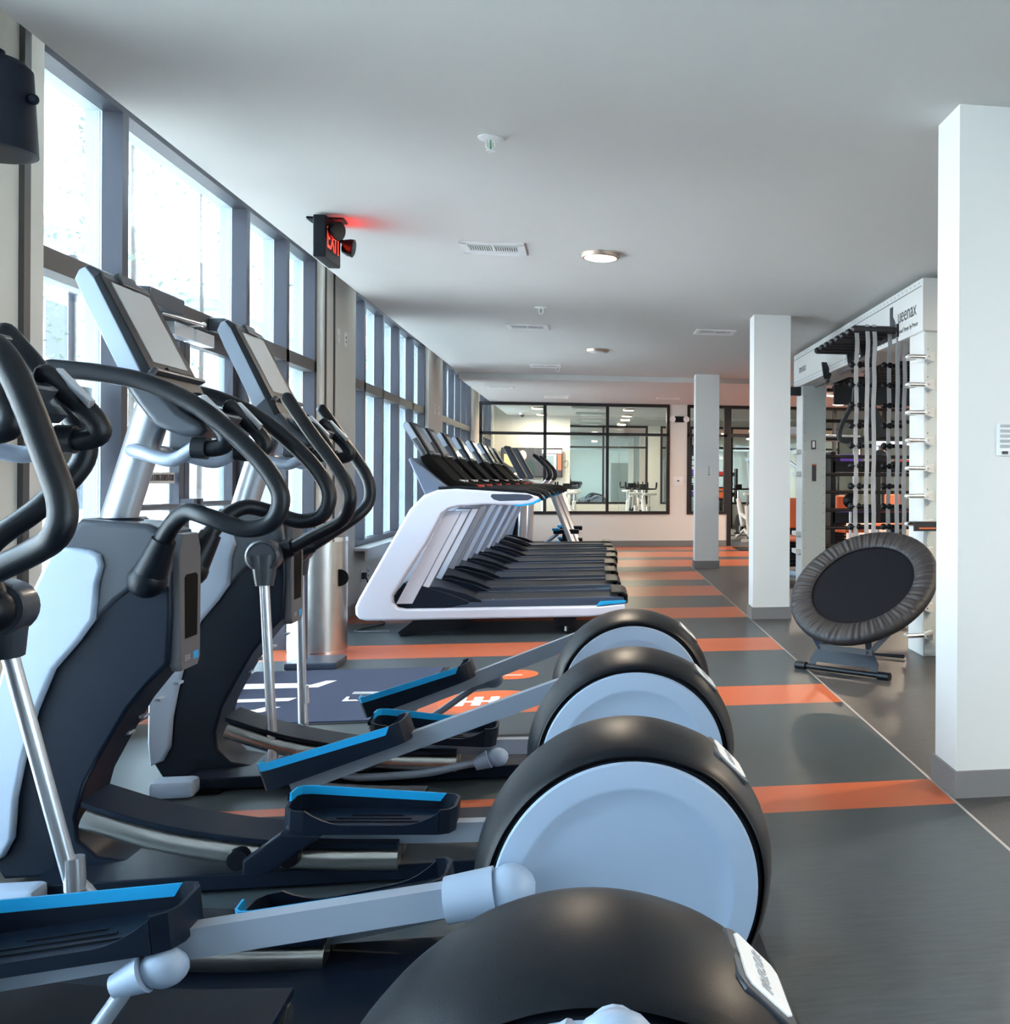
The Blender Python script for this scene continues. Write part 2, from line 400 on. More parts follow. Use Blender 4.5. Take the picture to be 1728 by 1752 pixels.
# columns
COL = [(1.42, 3.86, 'front'), (1.42, 9.10, 'mid'), (1.42, 14.42, 'far')]
for i, (x, y, _) in enumerate(COL):
    o = struct(MB().box(x, x + .335, y, y + .255, 0, ZC, 'colm'), 'wall_column_%d' % (i + 1), wn=False)
    MB().box(x - .012, x + .347, y - .012, y + .267, 0, .105).build('skirting', o, 'base', wn=False)

# studio partition with black frames
XO = 1.42
bw = MB().box(WX, 2.50, YB, YB + .14, 0, .60, 'wall').box(1.42, 1.742, YB, YB + .14, .60, ZB, 'wall').box(3.62, XR, YB, YB + .14, 0, .60, 'wall').box(6.6, XR, YB, YB + .14, .6, ZB, 'wall')
struct(bw, 'wall_back', wn=False)
struct(MB().box(WX + .02, 2.50, YB - .012, YB, 0, .105).box(3.62, XR, YB - .012, YB, 0, .105), 'baseboard_back', m='base', wn=False)
def iframe(n, xs, z0=.60, z1=ZB, ztr=2.09, x_end=None):
    f = MB(); a, b_ = xs[0], xs[-1]; y0, y1 = YB - .02, YB + .12; t = .055
    f.box(a, b_, y0, y1, z0, z0 + t).box(a, b_, y0, y1, z1 - t, z1)
    f.box(a, b_, y0, y1, ztr - .025, ztr + .025)
    for i, x in enumerate(xs):
        c = min(max(x, a + t / 2), b_ - t / 2); f.box(c - t / 2, c + t / 2, y0, y1, z0 + t, z1 - t)
    o = struct(f, 'window_%d' % n, m='black', wn=False)
    for i in range(len(xs) - 1): MB().box(xs[i], xs[i + 1], YB + .045, YB + .053, z0, z1).build('glass_pane', o, 'iglass', wn=False)
iframe(6, [-2.055, -.883, .256, 1.41])
iframe(7, [1.745, 2.50])
iframe(8, [3.62, 4.6, 5.6, 6.6])
# studio doorway
dd = MB()
dd.box(2.50, 2.58, YB - .02, YB + .12, 0, ZB).box(3.56, 3.62, YB - .02, YB + .12, 0, ZB).box(2.58, 3.56, YB - .02, YB + .12, ZB - .06, ZB).box(2.58, 3.56, YB - .02, YB + .12, 2.07, 2.13)
dr = struct(dd, 'door_2', m='black', wn=False)
MB().box(2.62, 3.5, YB + .045, YB + .053, 2.13, ZB - .06).build('glass_pane', dr, 'iglass', wn=False)
MB().box(2.75, 3.1, YB - .09, YB - .02, 2.07, 2.12, 'black', .005).tube([(2.85, YB - .06, 2.06), (3.1, YB - .2, 2.05)], .008, 'black').build('door_closer', dr)
# open leaf swung into the studio
lf = MB().box(3.50, 3.55, YB + .12, YB + .22, .01, 2.06).box(3.50, 3.55, YB + .92, YB + 1.02, .01, 2.06).box(3.50, 3.55, YB + .22, YB + .92, 1.96, 2.06).box(3.50, 3.55, YB + .22, YB + .92, .01, .2)
lf.build('door_leaf', dr, 'black', wn=False)
struct(MB().box(WX - .2, XR, 23.3, 23.5, 0, 3.2), 'wall_studio', m='wall', wn=False)

# ---------------- elliptical trainers ----------------
def rot_about(p, c, a):
    dx, dz = p[0] - c[0], p[1] - c[1]
    return (c[0] + dx * math.cos(a) - dz * math.sin(a), c[1] + dx * math.sin(a) + dz * math.cos(a))
def xz(pts, y): return [(p[0], y, p[1]) for p in pts]

def elliptical(label, loc, arms, fixed, full=True):
    t = thing('elliptical_trainer', label, 'elliptical trainer', loc, 0, 'elliptical trainers in a row by the entrance')
    # base
    MB().prism([(-1.80, .02), (-1.76, .055), (-1.3, .06), (.1, .06), (.36, .05), (.38, .02), (.38, .012), (-1.80, .012)], -.27, .27, 'navy', bev=.01)\
        .box(-1.70, -1.62, -.30, .30, 0, .012, 'dark').box(.1, .2, -.3, .3, 0, .012, 'dark').build('base_frame', t)
    for s in (-1, 1): MB().box(-1.86, -1.70, s * .30 - .05, s * .30 + .05, 0, .07, 'disc', .02).build('foot', t)
    # curved front body
    body = [(-1.69, 1.116), (-1.76, 1.03), (-1.845, .83), (-1.905, .66), (-1.94, .45), (-1.946, .25), (-1.935, .08), (-1.90, .02),
            (-1.45, .02), (-1.44, .045), (-1.55, .055), (-1.64, .075), (-1.69, .13), (-1.70, .20), (-1.675, .30), (-1.625, .40), (-1.556, .526), (-1.50, .60), (-1.44, .665),
            (-1.432, .82), (-1.435, 1.0), (-1.45, 1.075), (-1.50, 1.10)]
    MB().prism(body, -.105, .105, 'navy', bev=.025, seg=3).build('body', t)
    shoulder = [(-1.69, 1.120), (-1.765, 1.03), (-1.80, .93), (-1.70, .735), (-1.585, .86), (-1.50, .93), (-1.437, .90), (-1.432, 1.0), (-1.447, 1.078), (-1.50, 1.105)]
    MB().prism(shoulder, -.114, .114, 'graph', bev=.022, seg=3).build('shoulder_cover', t)
    side = [(-1.757, 1.035), (-1.70, 1.032), (-1.655, 1.025), (-1.628, 1.01), (-1.618, .975), (-1.632, .92), (-1.636, .86), (-1.642, .81), (-1.684, .745), (-1.752, .66), (-1.80, .534), (-1.833, .393), (-1.855, .27), (-1.862, .15),
            (-1.89, .095), (-1.938, .075), (-1.948, .17), (-1.946, .34), (-1.93, .52), (-1.89, .70), (-1.83, .87)]
    for s in (-1, 1):
        a, b = sorted((s * .10, s * .132))
        MB().prism(side, a, b, 'silverp', bev=.014, seg=3).build('side_panel', t)
        # vent slots along the belly
    for k in range(5):
        x, z = -1.652 + .036 * k + .0025 * k * k, .37 + .052 * k
        MB().box(x - .008, x + .008, .03, .075, z - .004, z + .004, 'arm').build('belly_clip', t)
    # rear fascia with slot
    rp = MB()
    Tm = Matrix.Translation((-1.428, 0, 0))
    rp.prism([(-.085, .66), (-.065, .635), (.065, .635), (.085, .66), (.088, .9), (.085, 1.02), (.06, 1.07), (-.06, 1.07), (-.085, 1.02), (-.088, .9)], -.02, .016, 'fascia', axis='x', bev=.008, T=Tm)
    rp.prism([(-.05, .735), (.05, .735), (.055, .93), (.04, .94), (-.04, .94), (-.055, .93)], .010, .0175, 'dark', axis='x', bev=.002, T=Tm)
    rp.text('EFX', .026, 'pole', TR((-1.411, -.03, .672), PI / 2, 0, PI / 2))
    rp.box(-1.414, -1.4105, .02, .06, .66, .685, 'blue')
    rp.build('rear_fascia', t)
    # mast
    MB().tube([(-1.635, 0, 1.09), (-1.525, 0, 1.47), (-1.50, 0, 1.56)], .052, 'pole', seg=24).build('mast', t)
    MB().lathe([(.066, 1.09), (.07, 1.10), (.07, 1.112), (.06, 1.12)], (-1.628, 0, 0), 'z', 'navy').build('mast_collar', t)
    # console
    cprof = [(-1.677, 1.850), (-1.665, 1.880), (-1.642, 1.892), (-1.61, 1.874), (-1.552, 1.753), (-1.44, 1.525), (-1.385, 1.455), (-1.325, 1.42), (-1.305, 1.395), (-1.325, 1.375), (-1.377, 1.375), (-1.454, 1.405), (-1.50, 1.465), (-1.545, 1.535), (-1.588, 1.652), (-1.648, 1.776)]
    cs = MB().prism(cprof, -.185, .185, 'graph', bev=.03, seg=4); con = cs.build('console', t)
    # silver flanks and black bezel
    fl = [(-1.673, 1.845), (-1.662, 1.872), (-1.645, 1.882), (-1.62, 1.85), (-1.55, 1.70), (-1.49, 1.57), (-1.53, 1.53), (-1.588, 1.655), (-1.645, 1.776)]
    for s in (-1, 1):
        a, b = sorted((s * .180, s * .190))
        MB().prism(fl, a, b, 'silverp', bev=.004).build('console_flank', con)
    # face frame: local plane along line from (-1.612,1.868) down to (-1.44,1.522)
    A = Vector((-1.617, 0, 1.874)); B = Vector((-1.437, 0, 1.512)); dvec = (B - A).normalized(); nrm = Vector((-dvec.z, 0, dvec.x)); 
    if nrm.x < 0: nrm = -nrm
    Fm = Matrix(((0, -dvec.x, nrm.x, A.x), (1, -dvec.y, nrm.y, A.y), (0, -dvec.z, nrm.z, A.z), (0, 0, 0, 1)))   # u=+y, v=up the face, w=outward
    L = (B - A).length
    MB().prism([(-.187, -L), (.187, -L), (.187, -.02), (.165, .0), (-.165, .0), (-.187, -.02)], -.02, .006, 'satin', axis='z', bev=.004, T=Fm).build('bezel', con)
    MB().box(-.135, .135, -L + .10, -.035, .004, .0085, 'screen', T=Fm).build('screen', con)
    MB().box(-.06, .06, -.03, .012, .0, .014, 'graph', .004, T=Fm).build('top_hood', con)
    MB().box(-.20, .20, -L + .055, -L + .067, .0, .026, 'graph', .004, T=Fm).tube([(-.20, -L + .06, .02), (-.225, -L + .045, .01)], .010, 'graph', T=Fm).box(-.1, .1, -L + .067, -L + .077, .016, .026, 'satin', T=Fm).build('reading_ledge', con)
    MB().box(-.12, .12, -L - .055, -L + .05, -.03, .004, 'nickel', T=Fm).build('keypad', con)
    # rounded tray below the keys
    ch = MB().lathe([(.0, -.06), (.06, -.058), (.105, -.03), (.125, .01), (.13, .035), (.115, .04), (.10, .01), (.06, -.015), (.0, -.02)], (0, 0, 0), 'z', 'graph', 28, T=TR((-1.40, 0, 1.45), 0, .35, 0) @ Matrix.Diagonal((.95, 1.3, 1, 1)))
    ch.build('cup_tray', con)
    MB().box(-1.46, -1.37, -.06, .06, 1.335, 1.40, 'graph', .01).build('console_bracket', con)
    # fixed grips: tube leaving the mast both sides
    for s in (-1, 1):
        MB().rtube([(-1.56, s * .03, 1.335), (-1.54, s * .12, 1.332), (-1.49, s * .16, 1.322), (-1.42, s * .18, 1.302), (-1.38, s * .185, 1.310), (-1.33, s * .19, 1.345)], .021, 'arm', smooth=5).build('grip_tube', t)
        g = MB().rtube([(-1.325, s * .19, 1.345), (-1.29, s * .19, 1.338), (-1.25, s * .19, 1.35), (-1.255, s * .185, 1.385), (-1.30, s * .17, 1.44), (-1.345, s * .15, 1.488)], .026, 'grip', smooth=5)
        g.tube([(-1.34, s * .19, 1.34), (-1.30, s * .19, 1.338)], .034, 'grip', seg=16)
        g.prism([(-1.335, 1.500), (-1.318, 1.505), (-1.248, 1.43), (-1.255, 1.412)], s * .16 - .014, s * .16 + .014, 'pole', bev=.004)
        g.build('pulse_grip', t)
    # moving or fixed handlebars
    hub = (-1.475, .935)
    for s, key in ((-1, 'near'), (1, 'far')):
        hp = arms[key]['handle']
        n_ = len(hp)
        ys = [s * (.285 if i < n_ - 3 else (.25, .215, .185)[i - (n_ - 3)]) for i in range(n_)]
        pts = [(p[0], ys[i], p[1]) for i, p in enumerate(hp)]
        h = MB().rtube(pts, .0265, 'grip', seg=16, smooth=7); hb = h.build('handlebar', t)
        e = Vector(pts[-1]); q = Vector(pts[-2]); dr_ = (e - q).normalized()
        hubv = Vector((hub[0], s * .17, hub[1]))
        MB().tube([e - dr_ * .03, hubv], [.034, .052], 'satin', seg=18).ball(hubv, .056, 'satin', 18).build('handle_sleeve', hb)
        MB().lathe([(.035, 0), (.035, .09)], (hub[0], s * .1 - (.09 if s < 0 else 0), hub[1]), 'y', 'chrome', 20).build('pivot_ring', t)
        if not fixed:
            cap = MB().lathe([(.062, -.04), (.066, -.03), (.066, .03), (.056, .042), (.05, .036)] if s > 0 else [(.05, -.036), (.056, -.042), (.066, -.03), (.066, .03), (.062, .04)], (hub[0], s * .235, hub[1]), 'y', 'graph', 24)
            cap.tube([(hub[0], s * .235, hub[1]), (hub[0] + .004, s * .25, hub[1] - .12)], [.055, .034], 'graph', 14)
            cap.build('pivot_cap', hb)
            lt, lb = (hub[0] + .004, s * .25, hub[1] - .11), (arms[key]['link'][0], s * .28, arms[key]['link'][1])
            lk_ = MB().tube([lt, lb], .019, 'pole', 16); lk_.tube([(lb[0], s * .28, lb[1] + .03), (lb[0] + .004, s * .28, lb[1] - .05)], .024, 'pole', 16); lk_.build('link_tube', t)
            if 'bulb' not in arms[key]: continue
            b_ = arms[key]['bulb']
            rr = [(lb[0], s * .29, lb[1] - .03)] + [(x, s * .30, z) for x, z in arms[key]['rod']] + [(b_[0] - .05, s * .315, b_[1] - .012)]
            MB().tube(rr, .016, 'arm', 12, smooth=5).tube([(b_[0] - .085, s * .312, b_[1] - .026), (b_[0] - .03, s * .31, b_[1] - .004)], [.023, .038], 'disc', 16).ball((b_[0], s * .30, b_[1]), .041, 'disc', 18, (1.15, .9, .95)).build('link_rod', t)
    # ramps
    for s in (-1, 1):
        rp_ = [(-1.15, .175), (-1.05, .160), (-.9, .145), (-.72, .135)] if s > 0 else [(-1.60, .305), (-1.42, .238), (-1.25, .195), (-1.08, .165), (-.9, .145), (-.72, .135)]
        top = cat([(x, 0, z) for x, z in rp_], 4)
        poly = [(p.x, p.z) for p in top] + [(p.x, p.z - .018) for p in reversed(top)]
        a, b = sorted((s * .115, s * .30))
        MB().prism(poly, a, b, 'navy', bev=.004).build('ramp_cover', t)
        for yy in (.262, .16):
            MB().tube([(x, s * yy, z - .055) for x, z in rp_], .038, 'steel', 16, smooth=4).build('ramp_rail', t)
    # arms, pedals
    for s, key in ((-1, 'near'), (1, 'far')):
        F0, ang, piv = arms[key]['pedal'], math.radians(arms[key]['ang']), arms[key]['pivot']
        ca, sa = math.cos(ang), math.sin(ang)
        def W(u, v): return (F0[0] + u * ca - v * sa, F0[1] + u * sa + v * ca)
        yo = s * .235
        a0, a1, a2 = W(.06, -.035), W(.46, -.03), piv
        MB().tube([(a0[0], yo, a0[1]), (a1[0], yo, a1[1]), (a2[0], s * .262, a2[1])], 0, 'arm', flat=(.045, .062)).build('pedal_arm', t)
        jc = MB().tube([(a2[0] - .13 * math.cos(0), s * .264, a2[1] - .13 * (a2[1] - a1[1]) / max(a2[0] - a1[0], .1)), (a2[0] - .03, s * .264, a2[1])], [.048, .05], 'disc', 16)
        jc.ball((a2[0], s * .264, a2[1]), .054, 'disc', 18, (1, .85, 1)).tube([(a2[0], s * .20, a2[1]), (a2[0], s * .28, a2[1])], .03, 'disc', 16)
        jc.build('crank_joint', t)
        T_ = Matrix(((ca, 0, -sa, F0[0]), (0, 1, 0, yo), (sa, 0, ca, F0[1]), (0, 0, 0, 1)))
        p = MB()
        # floor tray outline (u,y) rounded
        hw = .088
        outl = [(.0, -hw + .03), (.015, -hw + .008), (.04, -hw), (.44, -hw), (.475, -hw + .012), (.49, -hw + .04), (.49, hw - .04), (.475, hw - .012), (.44, hw), (.04, hw), (.015, hw - .008), (.0, hw - .03)]
        p.prism(outl, -.012, .012, 'navy', axis='z', bev=.004, T=T_)
        for k in range(3): p.box(.10 + .04 * k, .39 - .03 * k, -.05 + .03 * k, -.042 + .03 * k, .012, .016, 'satin', T=T_)
        ped = p.build('pedal', t)
        # rim wall (thin loop), higher at toe
        def wall(path, mtl, z0f, z1f, th=.006):
            mb = MB(); bmm = bmesh.new(); prevs = None; n = len(path)
            for i, (u, v_) in enumerate(path):
                c0 = Vector((path[min(i + 1, n - 1)][0] - path[max(i - 1, 0)][0], path[min(i + 1, n - 1)][1] - path[max(i - 1, 0)][1])).normalized()
                nx, ny = -c0.y * th / 2, c0.x * th / 2
                cur = [bmm.verts.new(T_ @ Vector(q)) for q in ((u - nx, v_ - ny, z0f(u)), (u + nx, v_ + ny, z0f(u)), (u + nx, v_ + ny, z1f(u)), (u - nx, v_ - ny, z1f(u)))]
                if prevs:
                    for k in range(4): bmm.faces.new((prevs[k], prevs[(k + 1) % 4], cur[(k + 1) % 4], cur[k]))
                else: bmm.faces.new(cur)
                prevs = cur
            bmm.faces.new(prevs[::-1]); bmesh.ops.recalc_face_normals(bmm, faces=bmm.faces)
            mb._add(bmm, mtl); return mb
        zi = lambda u: .085 - .055 * max(u, 0)
        inn = -s   # inner side direction
        loop_in = [(.02, -inn * hw * .2), (.0, inn * (hw - .03)), (.012, inn * (hw - .01)), (.04, inn * hw), (.25, inn * hw), (.43, inn * hw)]
        loop_in = [(.06, -inn * hw), (.025, -inn * (hw - .004)), (.004, -inn * (hw - .03)), (-.002, 0)] + loop_in[1:]
        wall(loop_in[3:] + [(.45, inn * hw)], 'blue', lambda u: zi(u) - .026, lambda u: zi(u)).build('cyan_rim', ped, wn=False)
        wall(loop_in + [(.45, inn * hw), (.478, inn * (hw - .012)), (.492, inn * (hw - .04)), (.492, -inn * (hw - .04)), (.478, -inn * (hw - .012)), (.45, -inn * hw)], 'navy', lambda u: -.012,
             lambda u: (zi(u) - .026) if u < .44 else .062, .009).build('rim_wall', ped, wn=False)
        # outer low wall
        wall([(.06 + .026 * k, -inn * hw) for k in range(16)], 'navy', lambda u: -.012, lambda u: .016 + .042 * max(0, 1 - (u - .06) / .12) ** 2 + .040 * max(0, (u - .34) / .11) ** 2, .009).build('outer_wall', ped, wn=False)
        # leg with roller
        if s > 0:
            lq = W(.10, -.02); MB().box(lq[0] - .03, lq[0] + .04, yo - .02, yo + .02, lq[1] - .11, lq[1], 'arm', .004).build('roller_leg', t)
            continue
        l0 = W(.07, -.02); rx_ = F0[0] - .07
        zr = .095 + max(0, (-rx_ - 1.05)) * .36; yl = s * .33
        MB().prism([(F0[0] + .005, F0[1] + .0), (F0[0] + .12, F0[1] - .015), (F0[0] + .07, F0[1] - .05), (rx_ + .05, zr - .035), (rx_ + .01, zr - .05), (rx_ - .03, zr - .035), (rx_ - .03, zr + .005)], yl - .022, yl + .022, 'navy', bev=.01).build('roller_leg', t)
        for dx in (-.05, .09):
            MB().lathe([(.03, -.02), (.034, 0), (.03, .02)], (rx_ + dx, s * .31, zr + .0), 'y', 'satin', 18).build('roller', t)
    # rear wheel housing
    bump = lambda th, r: 1 + .018 * math.exp(-((th - math.radians(52)) / .22) ** 2) + .012 * math.exp(-((th - math.radians(20)) / .4) ** 2)
    zc = .318
    MB().lathe([(.28, -.172), (.303, -.176), (.3045, -.160), (.309, -.160), (.312, -.174), (.319, -.168), (.328, -.148), (.339, -.11), (.348, -.06), (.352, 0), (.348, .06), (.339, .11), (.328, .148), (.319, .168), (.312, .174), (.309, .160), (.3045, .160), (.303, .176), (.28, .172)],
               (0, 0, .315), 'y', 'satin', 96, mod=bump).build('wheel_housing', t, ang=60)
    for s in (-1, 1):
        MB().lathe([(.05, s * .17), (.292, s * .17), (.298, s * .18), (.294, s * .190), (.245, s * .196), (.236, s * .1925), (.215, s * .186), (.19, s * .183), (.02, s * .181)],
                   (0, 0, zc), 'y', 'disc', 96).build('side_disc', t, ang=50)
    # seam and badge on the rear
    th = math.radians(45); cx_, cz_ = .351 * math.cos(th), .315 + .351 * math.sin(th)
    Bm = Matrix.Translation((cx_, 0, cz_)) @ Matrix.Rotation(PI / 2 - th, 4, 'Y')
    # local after rotation: z outward, y lateral, x downhill
    MB().prism([(-.055, -.070), (-.04, -.088), (.05, -.084), (.062, -.066), (.062, .066), (.05, .084), (-.04, .088), (-.055, .070)], -.03, .004, 'graph', axis='z', bev=.006, T=Bm).build('badge_surround', t)
    bd = MB().prism([(-.042, -.062), (-.034, -.076), (.036, -.072), (.048, -.056), (.048, .056), (.036, .072), (-.034, .076), (-.042, .062)], .002, .0075, 'white', axis='z', bev=.003, T=Bm)
    bd.text('PRECOR', .028, 'pole', Bm @ TR((0, 0, .0077), 0, 0, PI / 2), ext=.002, sx=1.1)
    bd.build('badge', t)
    return t

FIXED = [(-1.69, 1.565), (-1.62, 1.560), (-1.53, 1.549), (-1.43, 1.526), (-1.31, 1.470), (-1.195, 1.378), (-1.105, 1.280), (-1.062, 1.193), (-1.085, 1.118), (-1.16, 1.096), (-1.26, 1.130), (-1.332, 1.146), (-1.39, 1.105), (-1.435, 1.035)]
MOV_N = [(-1.377, 1.565), (-1.289, 1.431), (-1.195, 1.300), (-1.148, 1.215), (-1.140, 1.15), (-1.180, 1.075), (-1.309, 1.005), (-1.40, .955)]
MOV_F = [(-1.386, 1.558), (-1.275, 1.39), (-1.205, 1.28), (-1.180, 1.21), (-1.185, 1.14), (-1.225, 1.08), (-1.33, 1.0), (-1.42, .935)]
Z_N = [(-1.30, 1.535), (-1.235, 1.507), (-1.19, 1.440), (-1.135, 1.29), (-1.108, 1.20), (-1.115, 1.14), (-1.175, 1.10), (-1.32, 1.03), (-1.41, .97)]
Z_F = [(-1.50, 1.60), (-1.42, 1.50), (-1.34, 1.38), (-1.325, 1.29), (-1.40, 1.18), (-1.50, 1.08), (-1.50, .99)]
elliptical('elliptical nearest the camera, only its wheel cover with white badge showing', (-.02, 1.40, 0),
           dict(near=dict(handle=MOV_N, link=(-1.42, .13), pedal=(-1.22, .19), ang=17, pivot=(.045, .612)),
                far=dict(handle=MOV_F, link=(-1.46, .14), pedal=(-1.05, .195), ang=-4, pivot=(.04, .12))), False)
elliptical('elliptical whose black moving handle and grip loom large at the left edge, cyan pedal below', (.08, 2.50, 0),
           dict(near=dict(handle=Z_N, link=(-1.36, .12), rod=[], bulb=(-.914, .278), pedal=(-1.375, .285), ang=5.5, pivot=(-.25, .378)),
                far=dict(handle=Z_F, link=(-1.34, .24), rod=[(-1.2, .12), (-.8, .08)], bulb=(-.45, .14), pedal=(-.92, .115), ang=8.7, pivot=(.24, .29))), False)
elliptical('elliptical with curled fixed black handlebars and grey screen, in front of the left window', (.135, 3.57, 0),
           dict(near=dict(handle=FIXED, pedal=(-1.045, .20), ang=-3, pivot=(.05, .14)),
                far=dict(handle=FIXED, pedal=(-1.235, .19), ang=18.5, pivot=(-.05, .555))), True)
elliptical('elliptical farthest down its row, straight moving handles and silver link tube, before the steel bin', (.172, 4.64, 0),
           dict(near=dict(handle=MOV_N, link=(-1.425, .13), rod=[(-1.30, .06), (-1.1, .045), (-.85, .05), (-.7, .075)], bulb=(-.557, .105), pedal=(-1.057, .205), ang=-5, pivot=(.07, .13)),
                far=dict(handle=MOV_F, link=(-1.462, .141), rod=[(-1.44, .06), (-1.3, .05), (-1.05, .06), (-.88, .16)], bulb=(-.63, .31), pedal=(-1.17, .19), ang=20, pivot=(-.05, .57))), False)

# ---------------- treadmills ----------------
def treadmill(label, loc):
    t = thing('treadmill', label, 'treadmill', loc, 0, 'treadmills in a row facing the windows')
    W_ = .88
    outer = [(-.43, 1.112), (-.526, 1.138), (-.8, 1.155), (-1.064, 1.172), (-1.20, 1.162), (-1.31, 1.118), (-1.415, 1.005), (-1.631, .605), (-1.79, .31), (-1.815, .25), (-1.812, .19), (-1.785, .155), (-1.73, .14), (-1.41, .138), (-.017, .142),
             (.235, .165), (.268, .19), (.262, .248), (.075, .232), (-1.302, .228), (-1.44, .228), (-1.50, .24), (-1.535, .28), (-1.534, .335), (-1.283, .74), (-1.165, .973), (-1.12, 1.01), (-1.05, 1.028), (-.84, 1.044), (-.571, 1.035), (-.47, 1.050), (-.415, 1.082)]
    for s in (0, 1):
        y0 = s * (W_ - .075)
        fr = MB().prism(outer, y0, y0 + .075, 'frame', bev=.022, seg=3).build('side_frame', t)
        yo = -.003 if s == 0 else W_ - .003
        MB().prism([(-.79, 1.128), (-.80, 1.11), (-.775, 1.085), (-.73, 1.073), (-.51, 1.080), (-.465, 1.105), (-.50, 1.124), (-.6, 1.13)], yo, yo + .006, 'rail', bev=.002).build('inlay', fr)
        MB().prism([(-.62, 1.034), (-.571, 1.031), (-.47, 1.046), (-.407, 1.082), (-.418, 1.095), (-.48, 1.062), (-.57, 1.045), (-.62, 1.045)], y0 - .003, y0 + .078, 'blue', bev=.003).build('blue_lip', fr)
        MB().prism([(-1.2, 1.16), (-1.064, 1.170), (-.8, 1.153), (-.526, 1.136), (-.43, 1.108), (-.40, 1.075), (-.385, 1.09), (-.42, 1.14), (-.526, 1.165), (-.8, 1.18), (-1.064, 1.192), (-1.2, 1.185)], y0 + .012, y0 + .085, 'satin', bev=.008).build('rail_cap', fr)
        MB().prism([(.03, .228), (.075, .235), (.25, .252), (.27, .262), (.25, .27), (.06, .262)], y0 - .002, y0 + .077, 'blue', bev=.003).build('end_cap', fr)
        ys = .085 if s == 0 else W_ - .13
        MB().prism([(-1.525, .26), (-1.40, .26), (-1.03, .99), (-1.155, .99)], ys - .01, ys + .045, 'frame', bev=.008).build('strut', t)
        MB().prism([(-1.395, .26), (-1.34, .26), (-.97, .99), (-1.025, .99)], ys + .0, ys + .04, 'frame', bev=.004).build('inner_strut', t)
        y1 = .085 if s == 0 else W_ - .165
        MB().prism([(-1.33, .205), (.22, .205), (.26, .235), (.25, .285), (.2, .292), (-1.30, .275)], y1, y1 + .08, 'rail', bev=.008).build('deck_rail', t)
        MB().prism([(-1.52, .03), (-1.50, .0), (-1.45, .0), (-1.02, .05), (-.97, .12), (-1.0, .14), (-1.4, .12)], .12 if s == 0 else W_ - .18, .18 if s == 0 else W_ - .12, 'satin', bev=.008).build('incline_foot', t)
        MB().prism([(-.32, .145), (-.12, .145), (-.15, .08), (-.19, .06), (-.26, .06), (-.30, .08)], .08 if s == 0 else W_ - .16, .16 if s == 0 else W_ - .08, 'satin', bev=.006).tube([(-.215, .12 if s == 0 else W_ - .12, .065), (-.215, .12 if s == 0 else W_ - .12, .012)], .010, 'chrome').lathe([(.03, 0), (.03, .008), (.012, .018)], (-.215, .12 if s == 0 else W_ - .12, 0), 'z', 'satin', 16).build('levelling_foot', t)
    bl_ = MB().box(-1.25, .22, .165, W_ - .165, .21, .272, 'belt', .01)
    for x_, wd in ((-.80, .012), (-.70, .012), (-.66, .01), (-.63, .01), (-.60, .01), (-.57, .01), (-.54, .01)): bl_.box(x_, x_ + wd, .20, .24, .2715, .2735, 'white')
    bl_.build('belt', t)
    MB().prism([(.15, .21), (.24, .21), (.285, .24), (.285, .30), (.25, .325), (.15, .325), (.15, .315), (.235, .31), (.265, .29), (.265, .25), (.23, .225), (.15, .225)], .14, W_ - .14, 'satin', bev=.004).build('roller_guard', t)
    MB().prism([(-1.53, .20), (-1.545, .33), (-1.47, .425), (-1.35, .41), (-1.15, .35), (-.97, .278), (-.97, .25), (-1.28, .20)], .08, W_ - .08, 'navy', bev=.012, seg=3).prism([(-1.40, .40), (-1.2, .39), (-1.0, .335), (-.86, .272), (-.86, .26), (-1.1, .262), (-1.3, .3)], .085, .13, 'navy', bev=.006).prism([(-1.40, .40), (-1.2, .39), (-1.0, .335), (-.86, .272), (-.86, .26), (-1.1, .262), (-1.3, .3)], W_ - .13, W_ - .085, 'navy', bev=.006).build('motor_hood', t)
    # front fairing rising to the window side
    MB().prism([(-1.435, 1.40), (-1.41, 1.412), (-1.14, 1.19), (-1.04, 1.175), (-1.05, 1.13), (-1.20, 1.06), (-1.29, 1.08)], .05, W_ - .05, 'slate', bev=.015, seg=3).build('fairing', t)
    MB().prism([(-1.36, 1.42), (-1.30, 1.45), (-1.10, 1.24), (-.93, 1.195), (-.93, 1.17), (-1.16, 1.18), (-1.34, 1.38)], .14, W_ - .14, 'dark', bev=.01).build('console_well', t)
    for yy in (.30, .50): MB().lathe([(.03, 0), (.036, .05), (.034, .055), (.024, .045), (.02, .01)], (-1.06, yy, 1.185), 'z', 'chrome', 16).build('cup_ring', t)
    MB().box(-1.0, -.9, .34, .54, 1.182, 1.2, 'red', .004).build('stop_key', t)
    # console tablet
    yc = W_ / 2; hw = .20
    cpf = [(-1.512, 1.672), (-1.50, 1.70), (-1.478, 1.712), (-1.455, 1.70), (-1.385, 1.585), (-1.30, 1.43), (-1.225, 1.32), (-1.205, 1.28), (-1.225, 1.258), (-1.26, 1.268), (-1.345, 1.40), (-1.44, 1.55)]
    con = MB().prism(cpf, yc - hw, yc + hw, 'graph', bev=.02, seg=3).build('console', t)
    for s in (-1, 1):
        a, b = sorted((yc + s * (hw - .004), yc + s * (hw + .004)))
        MB().prism([(-1.505, 1.672), (-1.482, 1.703), (-1.465, 1.695), (-1.40, 1.58), (-1.435, 1.565), (-1.46, 1.60)], a, b, 'arm', bev=.002).build('console_flank', con)
    A = Vector((-1.452, 0, 1.702)); B = Vector((-1.228, 0, 1.325)); dv = (B - A).normalized(); nm = Vector((-dv.z, 0, dv.x)); L = (B - A).length
